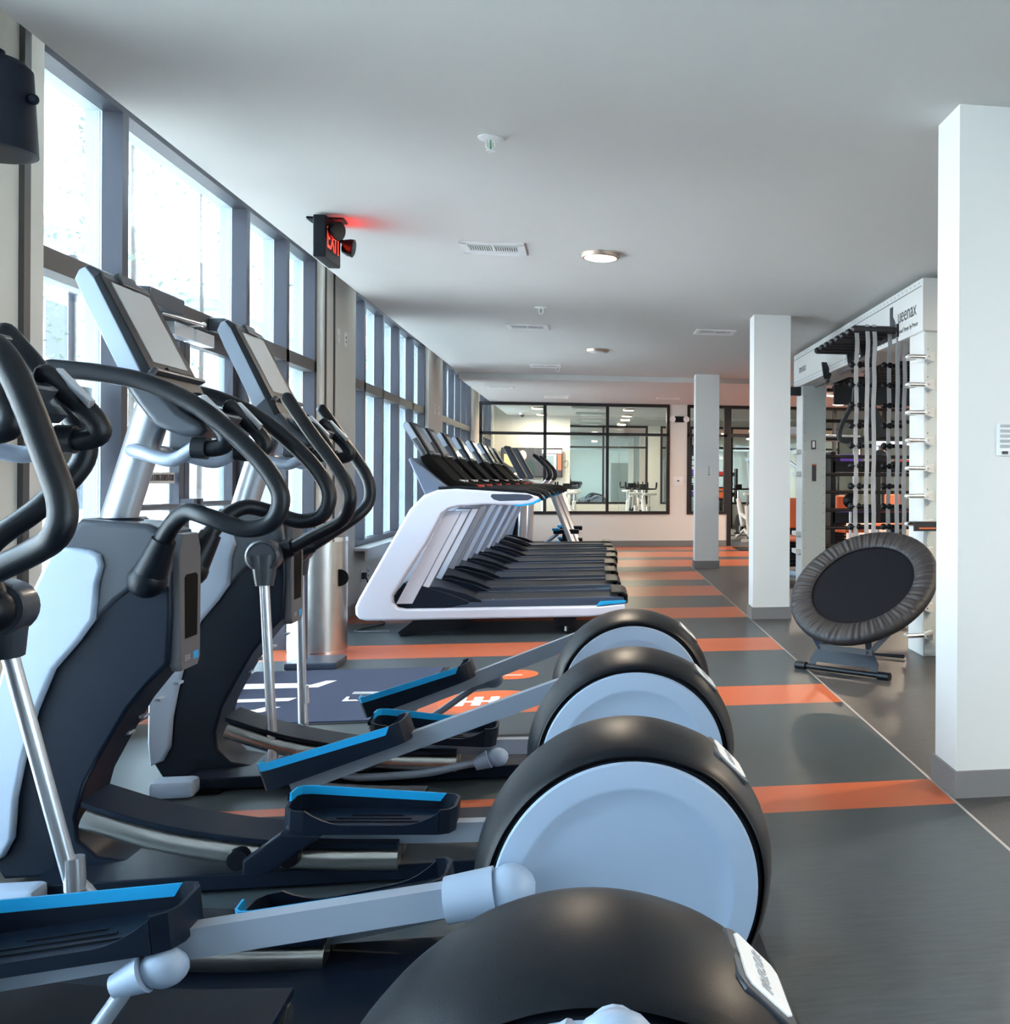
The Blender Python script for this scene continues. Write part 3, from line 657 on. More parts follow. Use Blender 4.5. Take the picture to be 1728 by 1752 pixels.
    Fm = Matrix(((0, -dv.x, nm.x, A.x), (1, 0, 0, yc), (0, -dv.z, nm.z, A.z), (0, 0, 0, 1)))
    MB().box(-hw, hw, -L, 0, -.01, .005, 'satin', T=Fm).build('bezel', con)
    MB().box(-.15, .15, -.27, -.035, .003, .008, 'dscreen', T=Fm).build('screen', con)
    MB().box(-.215, .215, -.315, -.30, 0, .03, 'graph', .003, T=Fm).build('reading_ledge', con)
    MB().tube([(-1.30, yc - .08, 1.34), (-1.24, yc - .08, 1.2)], .02, 'satin').tube([(-1.30, yc + .08, 1.34), (-1.24, yc + .08, 1.2)], .02, 'satin').build('console_stalk', t)
    return t
tl = ['nearest treadmill in the row, its whole white side frame showing', 'second treadmill from the front of the row, paper tucked on its console', 'third treadmill counted from the nearest one', 'fourth treadmill counted from the nearest one',
      'fifth treadmill counted from the nearest one', 'third treadmill counted back from the far end of the row', 'last but one treadmill at the far end of the row', 'farthest treadmill, next to the stride trainers by the glass partition']
tdx = [0, -.03, -.03, -.02, .01, .03, .0, -.01]
t0 = treadmill(tl[0], (0, 8.35, 0))
trs = [t0]
for k in range(1, 8):
    c = copy_tree(t0); c.location = (tdx[k], 8.35 + k, 0); c['label'] = tl[k]; trs.append(c)
tag(MB().box(-.09, .09, -.001, .001, .0, .27, 'white', T=TR((-1.455, 9.35 + .46, 1.455), 0, -.52, 0)).build('paper_sheet'), 'white paper sheet standing on the second treadmill console', 'paper')

# stride trainers beyond the treadmills
def stride(label, loc):
    t = thing('stride_trainer', label, 'stride trainer', loc, 0, 'stride trainers beyond the treadmills')
    MB().prism([(-1.45, 0), (-1.52, .5), (-1.35, 1.05), (-1.20, 1.05), (-1.17, .5), (-1.22, 0)], .2, .42, 'navy', bev=.03).build('body', t)
    MB().prism([(-1.50, .30), (-1.50, .5), (-1.35, 1.0), (-1.24, 1.0), (-1.20, .6), (-1.26, .36), (-1.36, .30)], .185, .21, 'silverp', bev=.008).build('side_panel', t)
    for y in (.02, .60): MB().tube([(-1.12, y, .03), (-1.10, y, .92)], .045, 'pole', 14).build('post', t)
    for y in (-.02, .64): MB().tube([(-.25, y, .03), (-.62, y, .98), (-1.1, y, 1.05)], .045, 'pole', 14).build('slanted_post', t)
    MB().box(-1.2, -.2, 0, .05, 0, .04, 'disc', .01).box(-1.2, -.2, .57, .62, 0, .04, 'disc', .01).box(-1.3, -1.1, -.05, .67, 0, .05, 'disc', .01).build('base', t)
    for s, dz in ((.16, .0), (.46, -.22)):
        MB().tube([(-1.0, s, .05), (-.55, s, .38 + dz)], .03, 'arm', 10).build('pedal_arm', t)
        p = MB().box(-.62, -.22, s - .08, s + .08, .38 + dz, .45 + dz, 'navy', .015, T=TR((0, 0, 0))).build('pedal', t)
        MB().box(-.64, -.52, s - .085, s + .085, .43 + dz, .47 + dz, 'blue', .008).build('cyan_rim', p)
        MB().box(-.48, -.38, s - .05, s + .05, .05, .38 + dz, 'navy', .01).build('crank_cover', t)
    MB().tube([(-1.30, .31, .95), (-1.20, .31, 1.30)], .055, 'pole', 16).build('mast', t)
    MB().tube([(-1.22, .31, 1.22), (-.9, .31, 1.12), (-.75, .31, 1.06)], .035, 'pole', 12).build('cross_strut', t)
    con = MB().prism([(-1.40, 1.75), (-1.36, 1.775), (-1.32, 1.76), (-1.05, 1.28), (-1.08, 1.24), (-1.15, 1.25)], .12, .50, 'graph', bev=.015).build('console', t)
    MB().prism([(-1.355, 1.765), (-1.31, 1.765), (-1.04, 1.28), (-1.08, 1.27)], .14, .48, 'satin', bev=.004).build('bezel', con)
    for y in (-.02, .64):
        MB().tube([(-.95, y, 1.03), (-.75, y, 1.2), (-.70, y, 1.28)], .025, 'pole', 12, smooth=4).build('handle_post', t)
        MB().rtube([(-.72, y, 1.24), (-.69, y, 1.31), (-.72, y, 1.42), (-.84, y, 1.55), (-.92, y, 1.62)], .027, 'grip', smooth=4).build('handle', t)
    return t
s1 = stride('silver stride trainer with black swing handles, first beyond the treadmill row', (.0, 16.45, 0))
s2 = copy_tree(s1); s2.location = (.04, 17.65, 0); s2['label'] = 'silver stride trainer nearest the black framed glass partition'

# ---------------- mat, decals, bin, sign stand ----------------
M['matb'] = mat('navy_mat', (.03, .045, .10), .95, noise=.4, nscale=400, bump=.5, bscale=900)
m_ = MB().box(-2.12, -.96, 5.52, 7.0, .002, .010, 'matb').box(-2.13, -.93, 5.49, 7.03, .0, .004, 'black')
m_.prism([(-2.10, 5.60), (-1.85, 5.60), (-1.90, 5.66), (-2.10, 5.66)], .010, .0112, 'white', axis='z')
m_.prism([(-2.05, 5.78), (-1.72, 5.78), (-1.66, 5.90), (-1.74, 5.90), (-1.78, 5.84), (-2.05, 5.84)], .010, .0112, 'white', axis='z')
m_.prism([(-2.1, 6.05), (-1.66, 6.05), (-1.64, 6.13), (-2.1, 6.13)], .010, .0112, 'white', axis='z')
m_.prism([(-2.05, 6.42), (-1.60, 6.42), (-1.54, 6.62), (-1.60, 6.62), (-1.66, 6.50), (-1.75, 6.50), (-1.72, 6.56), (-2.05, 6.58)], .010, .0112, 'white', axis='z')
m_.prism([(-1.36, 6.20), (-.99, 6.16), (-.99, 6.175), (-1.36, 6.215)], .010, .0112, 'white', axis='z').prism([(-1.36, 6.235), (-.99, 6.195), (-.99, 6.21), (-1.36, 6.25)], .010, .0112, 'white', axis='z')
m_.prism([(-1.37, 6.12), (-1.37, 6.0), (-1.28, 6.0), (-1.30, 6.03), (-1.345, 6.03), (-1.355, 6.12)], .010, .0112, 'white', axis='z').prism([(-1.26, 6.06), (-1.21, 6.09), (-1.18, 6.13), (-1.15, 6.08), (-1.08, 6.04), (-1.16, 6.05), (-1.19, 6.02), (-1.2, 6.05)], .010, .0112, 'white', axis='z')
tag(m_.build('entrance_mat', wn=False), 'navy entrance mat with white lettering on the floor inside the door', 'mat')
dc = MB().lathe([(.30, 0), (.30, .0015)], (-.55, 5.92, 0), 'z', 'orange', 48)
for k in range(5): dc.box(-.75 + .09 * k, -.70 + .09 * k, 5.82, 6.05, .0015, .0022, 'white')
dc.box(-.75, -.34, 5.91, 5.95, .0015, .0024, 'white')
tag(dc.build('floor_decal', wn=False), 'round orange floor decal with white marks beside the mat', 'floor sticker')
tag(MB().lathe([(.16, 0), (.16, .0015)], (-.50, 6.72, 0), 'z', 'orange', 40).lathe([(.11, .0015), (.11, .0022)], (-.50, 6.72, 0), 'z', 'orange', 40).box(-.56, -.44, 6.68, 6.70, .0022, .003, 'white').build('floor_decal', wn=False), 'small orange floor spot behind the far elliptical pedals', 'floor sticker')

b = thing('waste_bin', 'tall brushed steel cylindrical bin with two openings, beside the pier', 'bin', (-1.935, 7.74, 0))
R_ = .20
MB().lathe([(R_, .03), (R_, .80)], (0, 0, 0), 'z', 'steel', 64).box(-R_ * .2 - .002, -R_ * .2 + .002, -R_ - .0005, -R_ + .01, .03, .8, 'ink').build('shell', b, ang=30)
MB().lathe([(R_ + .003, 0), (R_ + .003, .03)], (0, 0, 0), 'z', 'chrome', 64).build('base_ring', b)
MB().lathe([(R_ + .003, .80), (R_ + .003, .83), (.16, .835)], (0, 0, 0), 'z', 'chrome', 64).build('top_ring', b)
MB().lathe([(.06, -.012), (.06, .006)], (R_ * .86, -R_ * .5, .545), 'y', 'dark', 32, T=None).build('opening', b)
ss = thing('sign_stand', 'dark floor stand with flat plate and thin post beside the bin', 'stand', (-1.75, 7.22, 0))
MB().box(-.22, .10, -.16, .16, .0, .045, 'rail', .01).build('base_plate', ss)
MB().box(-.16, -.12, -.02, .02, .04, 1.0, 'rail', .004).build('post', ss)

# ---------------- ceiling fittings ----------------
def vent(label, x, y, z=ZC, w_=.40, h_=.34):
    t = thing('ceiling_vent', label, 'vent', (x, y, z), 0, 'white ceiling air vents')
    a, b_ = w_ / 2, h_ / 2
    MB().box(-a, a, -b_, -b_ + .045, -.010, 0, 'white').box(-a, a, b_ - .045, b_, -.010, 0, 'white').box(-a, -a + .045, -b_, b_, -.010, 0, 'white').box(a - .045, a, -b_, b_, -.010, 0, 'white').build('frame', t, wn=False)
    MB().box(-a + .04, a - .04, -b_ + .04, b_ - .04, -.002, 0, 'dark').build('backing', t, wn=False)
    l = MB().box(-a + .045, a - .045, -b_ + .045, -.05, -.006, -.002, 'rig').box(-a + .045, a - .045, .06, b_ - .045, -.009, -.002, 'white').box(-.006, .006, -b_ + .045, b_ - .045, -.011, -.002, 'white')
    for k in range(22):
        x_ = -a + .050 + k * (w_ - .10) / 21
        l.box(x_ - .0035, x_ + .0035, -.05, .06, -.008, -.002, 'white')
    l.build('louvres', t, wn=False)
    return t
v0 = vent('nearest ceiling vent, left of the lit round lamp', -.64, 6.82)
for lab, x, y, z in [('ceiling vent in line behind the nearest vent', -.64, 10.28, ZC), ('third ceiling vent down the treadmill side', -.63, 13.8, ZC), ('ceiling vent high near the far end of the window wall', -1.42, 16.2, ZB),
                     ('ceiling vent just before the partition, over the stride trainers', -.64, 18.0, ZB), ('ceiling vent before the partition, left of the far column', 1.27, 17.8, ZB), ('ceiling vent left of the middle column', 1.2, 10.26, ZC)]:
    c = copy_tree(v0); c.location = (x, y, z); c['label'] = lab
    if x == 1.2: c.location = (1.2, 10.26, z)
def lamp(label, x, y, z, on, power=30):
    t = thing('ceiling_lamp', label, 'ceiling lamp', (x, y, z), 0, 'round ceiling lamps')
    MB().lathe([(.125, 0), (.125, -.02), (.118, -.03), (.105, -.03), (.105, -.01)][::-1], (0, 0, 0), 'z', 'nickel', 40).build('ring', t)
    MB().lathe([(.105, -.022), (.105, -.030), (.08, -.038), (.01, -.042)], (0, 0, 0), 'z', 'warm' if on else 'off', 40).build('diffuser', t)
    if on:
        ld = bpy.data.lights.new('lamp', 'AREA'); ld.shape = 'DISK'; ld.size = .2; ld.energy = power; ld.color = (1, .82, .62)
        lo = bpy.data.objects.new('lamp_light', ld); C.objects.link(lo); lo.parent = t; lo.location = (0, 0, -.05)
    return t
lamp('lit round ceiling lamp in the middle of the gym ceiling', .04, 6.86, ZC, True)
lamp('unlit round ceiling lamp farther down the gym ceiling', .04, 11.93, ZC, False)
lamp('lit round ceiling lamp seen through the rig bars', 3.85, 16.3, ZB, True)
lamp('lit round ceiling lamp beyond the far post of the rig', 3.0, 15.6, ZB, True, 20)
for lab, x, y in [('added fill lamp right of the rig, unseen behind the large column', 5.2, 6.5), ('added fill lamp right of the rig at its far end, out of view', 5.4, 11.0)]:
    lamp(lab, x, y, ZC, True, 60)  # fill lamps added on the right to brighten the farther ceiling
for lab, x, y in [('added fill lamp unseen behind the large front column', 3.3, 4.6), ('unseen fill lamp added on the right, level with the nearest elliptical', 3.3, 1.9)]:
    lamp(lab, x, y, ZC, True, 60 if y > 3 else 25)  # out-of-view fill lamps, added to light the column fronts and rig
for lab, x, y in [('added fill lamp on the low back ceiling, right of the doorway', 5.2, 15.8), ('added fill lamp on the low back ceiling near the partition', 4.4, 18.2)]:
    lamp(lab, x, y, ZB, True, 45)  # fill lamps added to lift the darker back ceiling
lamp('added fill lamp above the camera side of the room, out of view', 4.2, .5, ZC, True, 45)  # unseen lamp added as general fill for the room
for lab, x, y, z in [('front left lamp on the studio ceiling', -1.09, 20.65, ZB), ('back left lamp on the studio ceiling', -1.10, 22.6, ZB), ('front right lamp on the studio ceiling', .69, 20.7, ZB), ('back right lamp on the studio ceiling', .72, 22.7, ZB)]:
    lamp(lab, x, y, z, True, 22)
def sprinkler(label, x, y, z):
    t = thing('sprinkler_head', label, 'sprinkler', (x, y, z), 0, 'ceiling sprinkler heads')
    MB().lathe([(.055, 0), (.055, -.004), (.03, -.010)], (0, 0, 0), 'z', 'white', 28).build('escutcheon', t)
    MB().tube([(-.016, 0, -.008), (-.02, 0, -.04), (0, 0, -.055)], .004, 'white').tube([(.016, 0, -.008), (.02, 0, -.04), (0, 0, -.055)], .004, 'white').lathe([(.02, -.055), (.02, -.058)], (0, 0, 0), 'z', 'white', 16).tube([(0, 0, -.01), (0, 0, -.05)], .003, 'leafg').build('head', t)
    return t
p0 = sprinkler('nearest sprinkler head, high on the ceiling', -.45, 4.62, ZC)
for lab, x, y, z in [('sprinkler head above the second vent', -.455, 9.1, ZC), ('sprinkler head beside the third vent', -.47, 13.9, ZC), ('far sprinkler head over the stride trainers', -.45, 17.6, ZB)]:
    c = copy_tree(p0); c.location = (x, y, z); c['label'] = lab

# exit sign
ex = thing('exit_sign', 'black ceiling mounted exit sign with two emergency lamp heads', 'exit sign', (-1.52, 6.25, ZC))
MB().box(-.10, .10, -.06, .06, -.012, 0, 'satin', .004).build('canopy', ex)
MB().box(-.035, .035, -.17, .17, -.25, -.012, 'satin', .008).build('housing', ex)
tx = MB()
tx.text('EXIT', .17, 'exitred', TR((.036, 0, -.135), PI / 2, 0, PI / 2), sx=.85)
tx.build('lettering', ex, wn=False)
for dy, dx in ((-.11, .05), (.19, .06)):
    MB().lathe([(.012, -.055), (.04, -.045), (.052, -.01), (.054, .012), (.046, .016)], (0, 0, 0), 'x', 'satin', 24, T=TR((dx + .03, dy, -.09 if dy < 0 else -.12), 0, .2, -.5 if dy < 0 else 0)).tube([(.02, dy, -.07), (dx, dy, -.1)], .014, 'satin').build('lamp_head', ex)
el = bpy.data.lights.new('exit_glow', 'AREA'); el.shape = 'RECTANGLE'; el.size = .1; el.size_y = .28; el.energy = .6; el.color = (1, .04, .03)
eo = bpy.data.objects.new('exit_glow', el); C.objects.link(eo); eo.parent = ex; eo.location = (.05, 0, -.12); eo.rotation_euler = (0, -2.1, 0)

# speaker and wall plates
sp = thing('wall_speaker', 'dark blue-black wall speaker cut off by the upper left edge', 'speaker', (-1.90, 3.62, 2.42), .25)
MB().lathe([(.11, -.145), (.135, -.14), (.12, .13), (.10, .15), (.04, .155)], (0, 0, 0), 'z', 'navy', 40).build('cabinet', sp)
MB().ball((.128, -.045, .03), .018, 'navy').build('knob', sp)
MB().lathe([(.03, .15), (.045, .155), (.045, .185)], (0, 0, 0), 'z', 'navy', 24).box(-.22, .03, -.02, .02, .16, .18, 'rail').build('bracket', sp)
def plate(name, label, cat_, T, w_=.075, h_=.115, extra=None, group=None, T2=None):
    t = MB().box(-w_ / 2, w_ / 2, -h_ / 2, h_ / 2, 0, .008, 'white', .002, T=T)
    if extra: extra(t, T)
    return tag(t.build(name), label, cat_, group)
TL = lambda y, z: TR((WX, y, z), PI / 2, 0, PI / 2)      # on the left wall, facing the room
sock = lambda t, T: t.box(-.012, .012, .012, .035, .008, .010, 'ink', T=T).box(-.012, .012, -.035, -.012, .008, .010, 'ink', T=T)
swi = lambda t, T: t.box(-.006, .006, -.015, .015, .008, .016, 'white', T=T)
jk = lambda t, T: t.ball((0, -.02, .010), .007, 'nickel', 10, T=T).box(-.01, .01, .01, .03, .008, .010, 'ink', T=T)
plate('wall_plate', 'white plate with a brass jack just under the speaker', 'wall plate', TL(3.78, 2.13), extra=jk)
plate('wall_plate', 'blank white plate on the first pier, left of a pair', 'wall plate', TL(9.22, 2.46), .085, .125, extra=swi)
plate('wall_plate', 'white plate with a small jack on the first pier, right of a pair', 'wall plate', TL(9.47, 2.46), .085, .125, extra=jk)
plate('wall_plate', 'white plate high on the second pier, left of a pair', 'wall plate', TL(14.6, 2.2), .085, .125, extra=jk)
plate('wall_plate', 'white plate high on the second pier, right of a pair', 'wall plate', TL(14.95, 2.2), .085, .125, extra=swi)
plate('power_outlet', 'low outlet with a black plug behind the nearest treadmill', 'outlet', TL(10.14, .33), extra=lambda t, T: t.box(-.02, .02, -.03, .03, .008, .05, 'ink', .004, T=T))
plate('power_outlet', 'low white outlet to the right of the plugged one', 'outlet', TL(10.42, .33), extra=sock)
MB().tube([(x_, y_ - 8.35, z_) for x_, y_, z_ in [(WX + .05, 10.14, .31), (WX + .08, 10.12, .2), (WX + .12, 9.9, .05), (-1.9, 9.5, .01), (-1.75, 9.15, .01), (-1.9, 8.75, .01), (-1.6, 8.62, .02)]], .007, 'ink', smooth=6).build('power_cord', t0)
TF = lambda x, y, z: TR((x, y, z), PI / 2, 0, 0)        # facing the camera side
def keypad(t, T):
    for k in range(5): t.box(-.020, .020, .048 - k * .02, .060 - k * .02, .008, .011, 'screen', T=T)
    t.box(-.012, .012, -.058, -.046, .008, .011, 'ink', T=T)
plate('thermostat_keypad', 'white button keypad on the large front column, cut by the right edge', 'keypad', TF(1.612, 3.86, 1.416), .066, .128, extra=keypad)
plate('thermostat_keypad', 'white keypad on the far column', 'keypad', TF(1.612, 14.42, 1.38), .066, .12, extra=keypad)
def thm(t, T): t.box(-.05, .05, -.03, .04, .008, .03, 'white', .004, T=T).box(-.022, .022, -.005, .02, .03, .032, 'ink', T=T)
plate('thermostat', 'white thermostat in a clear guard on the far wall pier', 'thermostat', TF(1.575, YB, 1.22), .19, .165, extra=thm)
em = thing('emergency_light', 'black emergency light with two white lamp heads on the far wall pier', 'emergency light', (1.59, YB - .03, 2.385))
MB().box(-.085, .085, -.04, .03, -.055, .055, 'satin', .008).build('case', em)
for s in (-1, 1): MB().lathe([(.055, -.05), (.058, -.02), (.04, .02)], (s * .13, -.02, 0), 'y', 'white', 24).build('lamp_head', em)

# ---------------- functional rig ----------------
rg = thing('training_rig', 'tall grey steel training rig with overhead beam and black pull-up bars', 'training rig', (2.32, 7.0, 0))
def post(x, y, nm='post'):
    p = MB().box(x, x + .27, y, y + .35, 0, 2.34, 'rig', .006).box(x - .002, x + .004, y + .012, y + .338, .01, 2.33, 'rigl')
    for k in range(22):
        z = .09 + k * .1
        for xx in (.025, .245): p.ball((x + xx, y, z), .006, 'chrome', 8)
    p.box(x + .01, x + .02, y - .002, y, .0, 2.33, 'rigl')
    return p.build(nm, rg)
for x in (0, 1.55):
    for y in (0, 4.3): post(x, y)
for x in (-.025, 1.545):
    bm_ = MB().box(x, x + .30, -.03, 4.70, 2.315, 2.695, 'rigl', .008)
    bm_.box(x - .002, x, -.0, 4.68, 2.635, 2.640, 'ink').box(x - .002, x, 2.2, 2.204, 2.33, 2.64, 'ink').box(x - .001, x, 1.0, 4.68, 2.375, 2.378, 'ink')
    for k in range(46):
        bm_.ball((x, .05 + k * .1, 2.665), .004, 'ink', 6); 
        if k > 8: bm_.ball((x, .05 + k * .1, 2.345), .004, 'ink', 6)
    if x < 0:
        tt = TR((x - .001, .34, 2.50), PI / 2, 0, -PI / 2)
        bm_.text('ueenax', .16, 'graph', tt, ext=.0005, sx=1.0)
        bm_.prism([(-.03, 0), (.12, 0), (.12, .06), (.055, .11), (.055, .19), (-.03, .19)], 0, .001, 'graph', axis='z', T=TR((x - .001, .75, 2.415), PI / 2, 0, -PI / 2))
        bm_.text('Functional Fitness by Precor', .05, 'graph', TR((x - .001, .36, 2.385), PI / 2, 0, -PI / 2), ext=.0005)
        bm_.text('ueenax', .13, 'graph', TR((x - .001, 4.2, 2.50), PI / 2, 0, -PI / 2), ext=.0005)
    bm_.build('beam', rg)
for y in (.05, 1.6, 3.1, 4.45): MB().box(.28, 1.55, y, y + .12, 2.36, 2.44, 'black', .006).build('cross_beam', rg)
for k in range(12): MB().tube([(.27, 1.3 + k * .27, 2.27), (1.56, 1.3 + k * .27, 2.27)], .02, 'black').build('ladder_rung', rg)
MB().box(.27, 1.56, 3.9, 3.95, 2.08, 2.30, 'black').build('ladder_panel', rg)
# cantilever rack of short bars the ladders hang from
for k in range(8): MB().rtube([(-.36, .58 + k * .19, 2.405), (-.02, .58 + k * .19, 2.405)], .029, 'black', smooth=0).build('hanger_bar', rg)
MB().box(-.04, -.02, .54, 2.1, 2.35, 2.45, 'black').build('hanger_bracket', rg)
MB().box(-.55, 0, 4.38, 4.46, 2.21, 2.31, 'black', .006).build('side_arm', rg)
for y, z in ((2.9, 2.26), (1.9, 2.29), (1.45, 2.32)):
    g = MB().prism([(-.10, 2.42), (-.05, 2.42), (.0, 2.30), (-.04, 2.2), (-.08, 2.28)], y - .012, y + .012, 'black'); g.rtube([(-.10, y - .28, z - .05), (-.10, y + .25, z - .05)], .022, 'graph', smooth=0); g.build('pull_grip', rg)
for k in range(11):
    z = .155 + k * .1975
    if k == 4: z += 0
    g = MB().tube([(-.13, -.03, z), (.0, -.03, z)], .017, 'chrome', 14).prism([(-.005, z - .018), (.025, z - .030), (.055, z - .035), (.055, z + .035), (.025, z + .028), (-.005, z + .018)], -.06, 0, 'rigl', bev=.003)
    g.ball((.012, -.06, z), .008, 'chrome', 8).tube([(-.125, -.045, z), (-.125, .02, z)], .012, 'rigl', 10).prism([(-.12, z - .01), (-.06, z - .01), (-.06, z - .016), (-.10, z - .016)], -.02, .1, 'rigl')
    g.build('peg', rg)
MB().box(.10, .155, 4.297, 4.3, 1.60, 1.70, 'ink').box(.113, .142, 4.295, 4.2975, 1.62, 1.69, 'white').build('serial_label', rg, wn=False)
MB().box(.11, .16, 4.297, 4.3, 1.24, 1.425, 'ink').box(.11, .16, 4.296, 4.299, 1.42, 1.435, 'orange').build('warning_label', rg, wn=False)
for z in (1.55, 1.30, .62, .42): MB().box(-.06, .0, 4.35, 4.6, z, z + .05, 'rigl', .004).build('bracket', rg)
# wall bars between the far posts
for k in range(8): MB().tube([(.27, 4.5, .5 + k * .205), (1.55, 4.5, .5 + k * .205)], .02, 'black').build('wall_bar', rg)

def rope_ladder(label, loc, xs):
    t = thing('rope_ladder', label, 'rope ladder', loc, 0, 'grey strap ladders with black rungs hanging from the rig')
    for i, (x, y) in enumerate(xs):
        p = MB()
        pts = [(x, y, 2.44), (x + .01, y, 2.3), (x, y - .01, 2.15)] + [(x + .004 * math.sin(k * 2.3 + i), y - .01, 2.0 - k * .2) for k in range(7)]
        p.tube(pts, 0, 'strap', flat=(.004, .033), smooth=3); p.build('strap', t)
    for k in range(10):
        z = 2.14 - k * .1555
        r = MB().tube([(xs[0][0] - .035, xs[0][1], z), (xs[-1][0] + .02, xs[0][1] + .02, z)], .016, 'satin', 14)
        for x, y in xs[:1] + xs[1:2]: r.ball((x - .035, xs[0][1], z), .026, 'satin', 14)
        r.build('rung', t)
    return t
rope_ladder('left of two grey strap ladders hanging from the rig bars', (0, 0, 0), [(1.985, 7.64), (2.048, 7.56), (2.103, 7.56)])
rope_ladder('right of two grey strap ladders, nearer the bright rig post', (0, 0, 0), [(2.245, 7.64), (2.288, 7.56), (2.345, 7.56)])
sl = thing('ab_sling', 'black padded sling loop hanging behind the strap ladders', 'sling', (0, 0, 0))
MB().tube([(2.16, 8.3, 2.40), (2.15, 8.3, 2.1), (2.13, 8.3, 1.88)], 0, 'cloth', flat=(.05, .02)).tube([(2.13, 8.3, 1.9), (2.03, 8.3, 1.70), (2.02, 8.3, 1.60), (2.10, 8.3, 1.57), (2.22, 8.3, 1.58)], 0, 'cloth', flat=(.07, .03), smooth=4).build('left_loop', sl)
MB().tube([(2.28, 8.3, 2.40), (2.30, 8.3, 1.92)], 0, 'cloth', flat=(.05, .02)).prism([(2.30, 1.93), (2.36, 1.80), (2.45, 1.68), (2.42, 1.62), (2.26, 1.58), (2.25, 1.75)], 8.26, 8.34, 'cloth', bev=.015).build('right_loop', sl)
tag(MB().box(2.20, 2.40, 6.86, 6.96, .955, .965, 'black', .002).box(2.20, 2.40, 6.855, 6.86, .90, .965, 'black').box(2.24, 2.36, 6.852, 6.855, .915, .925, 'orange').build('strap_pouch'), 'black pouch with orange stripe on a lower rig peg, above the trampoline', 'pouch')
hs = MB()
for k in range(3): hs.tube([(2.43 + .05 * math.cos(a) * (1 + .2 * k), 6.80 - .05 * k, .16 + .14 * math.sin(a) - .02 * k) for a in [2 * PI * i / 16 for i in range(16)]], .02, 'cloth', closed=True, seg=10)
tag(hs.build('rope_loops'), 'black battle rope loops hanging from the lowest rig peg by the column', 'rope')

# ---------------- trampoline ----------------
tp = thing('rebounder_trampoline', 'round black mini trampoline tilted up on its stand before the rig', 'trampoline', (0, 0, 0))
n_ = Vector((-.439, -.493, .765)).normalized(); cen = Vector((1.738, 6.5, .575))
u_ = Vector((.986, -.168, 0)); u_ = (u_ - n_ * u_.dot(n_)).normalized(); v_ = n_.cross(u_)
TT = Matrix(((u_.x, v_.x, n_.x, cen.x), (u_.y, v_.y, n_.y, cen.y), (u_.z, v_.z, n_.z, cen.z), (0, 0, 0, 1)))
bmm = bmesh.new(); rings = []; SEG = 360
prof = [(.348, -.004), (.352, .006), (.37, .012), (.40, .018), (.44, .022), (.475, .016), (.495, .0), (.50, -.02), (.495, -.045), (.47, -.055)]
for j, (r, h) in enumerate(prof):
    ring = []
    for k in range(SEG):
        a = 2 * PI * k / SEG
        fold = math.sin(a * 52 + 1.7 * math.sin(a * 3)) * .5 + math.sin(a * 83 + 2 * math.sin(a * 5)) * .5
        amp = (0, .002, .006, .008, .007, .004, .001, 0, 0, 0)[j]
        ring.append(bmm.verts.new(TT @ Vector((r * math.cos(a), r * math.sin(a), h + fold * amp))))
    rings.append(ring)
for j in range(len(rings) - 1):
    for k in range(SEG): bmm.faces.new((rings[j][k], rings[j][(k + 1) % SEG], rings[j + 1][(k + 1) % SEG], rings[j + 1][k]))
bmesh.ops.recalc_face_normals(bmm, faces=bmm.faces)
mbt = MB(); mbt._add(bmm, 'cloth'); mbt.build('spring_cover', tp, ang=180, wn=False)
MB().lathe([(.355, -.03), (.355, -.012), (.345, -.010), (.01, -.010)], (0, 0, 0), 'z', 'mesh', 96, T=TT).build('bounce_mat', tp)
MB().lathe([(.48, -.05), (.492, -.04), (.492, -.02), (.48, -.015)], (0, 0, 0), 'z', 'satin', 64, T=TT).build('frame_ring', tp)
a_, b_ = Vector((1.355, 6.68, .022)), Vector((1.82, 6.20, .022)); dr2 = (b_ - a_).normalized()
MB().tube([a_, b_], .017, 'satin', 14).tube([a_ - dr2 * .02, a_ + dr2 * .06], .027, 'satin', 16).tube([b_ - dr2 * .06, b_ + dr2 * .02], .027, 'satin', 16).build('base_bar', tp)
lat = Vector((-dr2.y, dr2.x, 0)); 
def PL(s_, h, o=0): return a_ + dr2 * s_ + Vector((0, 0, h)) + Vector((.6, .8, 0)) * o
Lb = (b_ - a_).length
bmm = bmesh.new()
q = [(.08, .0), (.08, .05), (.13, .135), (Lb - .12, .135), (Lb - .07, .06), (Lb - .07, 0), (Lb - .12, 0), (Lb - .12, .035), (.13, .035), (.13, 0)]
lo = [bmm.verts.new(PL(s_, h, h * .35)) for s_, h in q]; hi = [bmm.verts.new(PL(s_, h, h * .35 + .006)) for s_, h in q]
bmm.faces.new(lo); bmm.faces.new(hi[::-1])
for i in range(len(q)): bmm.faces.new((lo[i], hi[i], hi[(i + 1) % len(q)], lo[(i + 1) % len(q)]))
bmesh.ops.recalc_face_normals(bmm, faces=bmm.faces); mbp = MB(); mbp._add(bmm, 'rail'); mbp.mats = ['navy']; mbp.build('stand_plate', tp, wn=False)
MB().tube([PL(.13, .128, .045), PL(Lb - .12, .128, .045)], 0, 'black', flat=(.012, .04)).build('top_flange', tp, wn=False)
for s_, dn in ((.15, -.12), (Lb - .15, .12)):
    top = PL(s_, .12, .045)
    MB().tube([top, top + Vector((dn, 0, .14)) + Vector((.05, .06, 0))], 0, 'rail', flat=(.012, .035)).tube([top, top + Vector((-dn * .6, 0, .14)) + Vector((.08, .10, 0))], 0, 'rail', flat=(.012, .035)).build('folded_leg', tp, wn=False)
MB().tube([cen - n_ * .05 + v_ * .3, Vector((1.95, 7.05, .02)), Vector((2.15, 6.9, .02))], .014, 'satin').build('back_leg', tp)

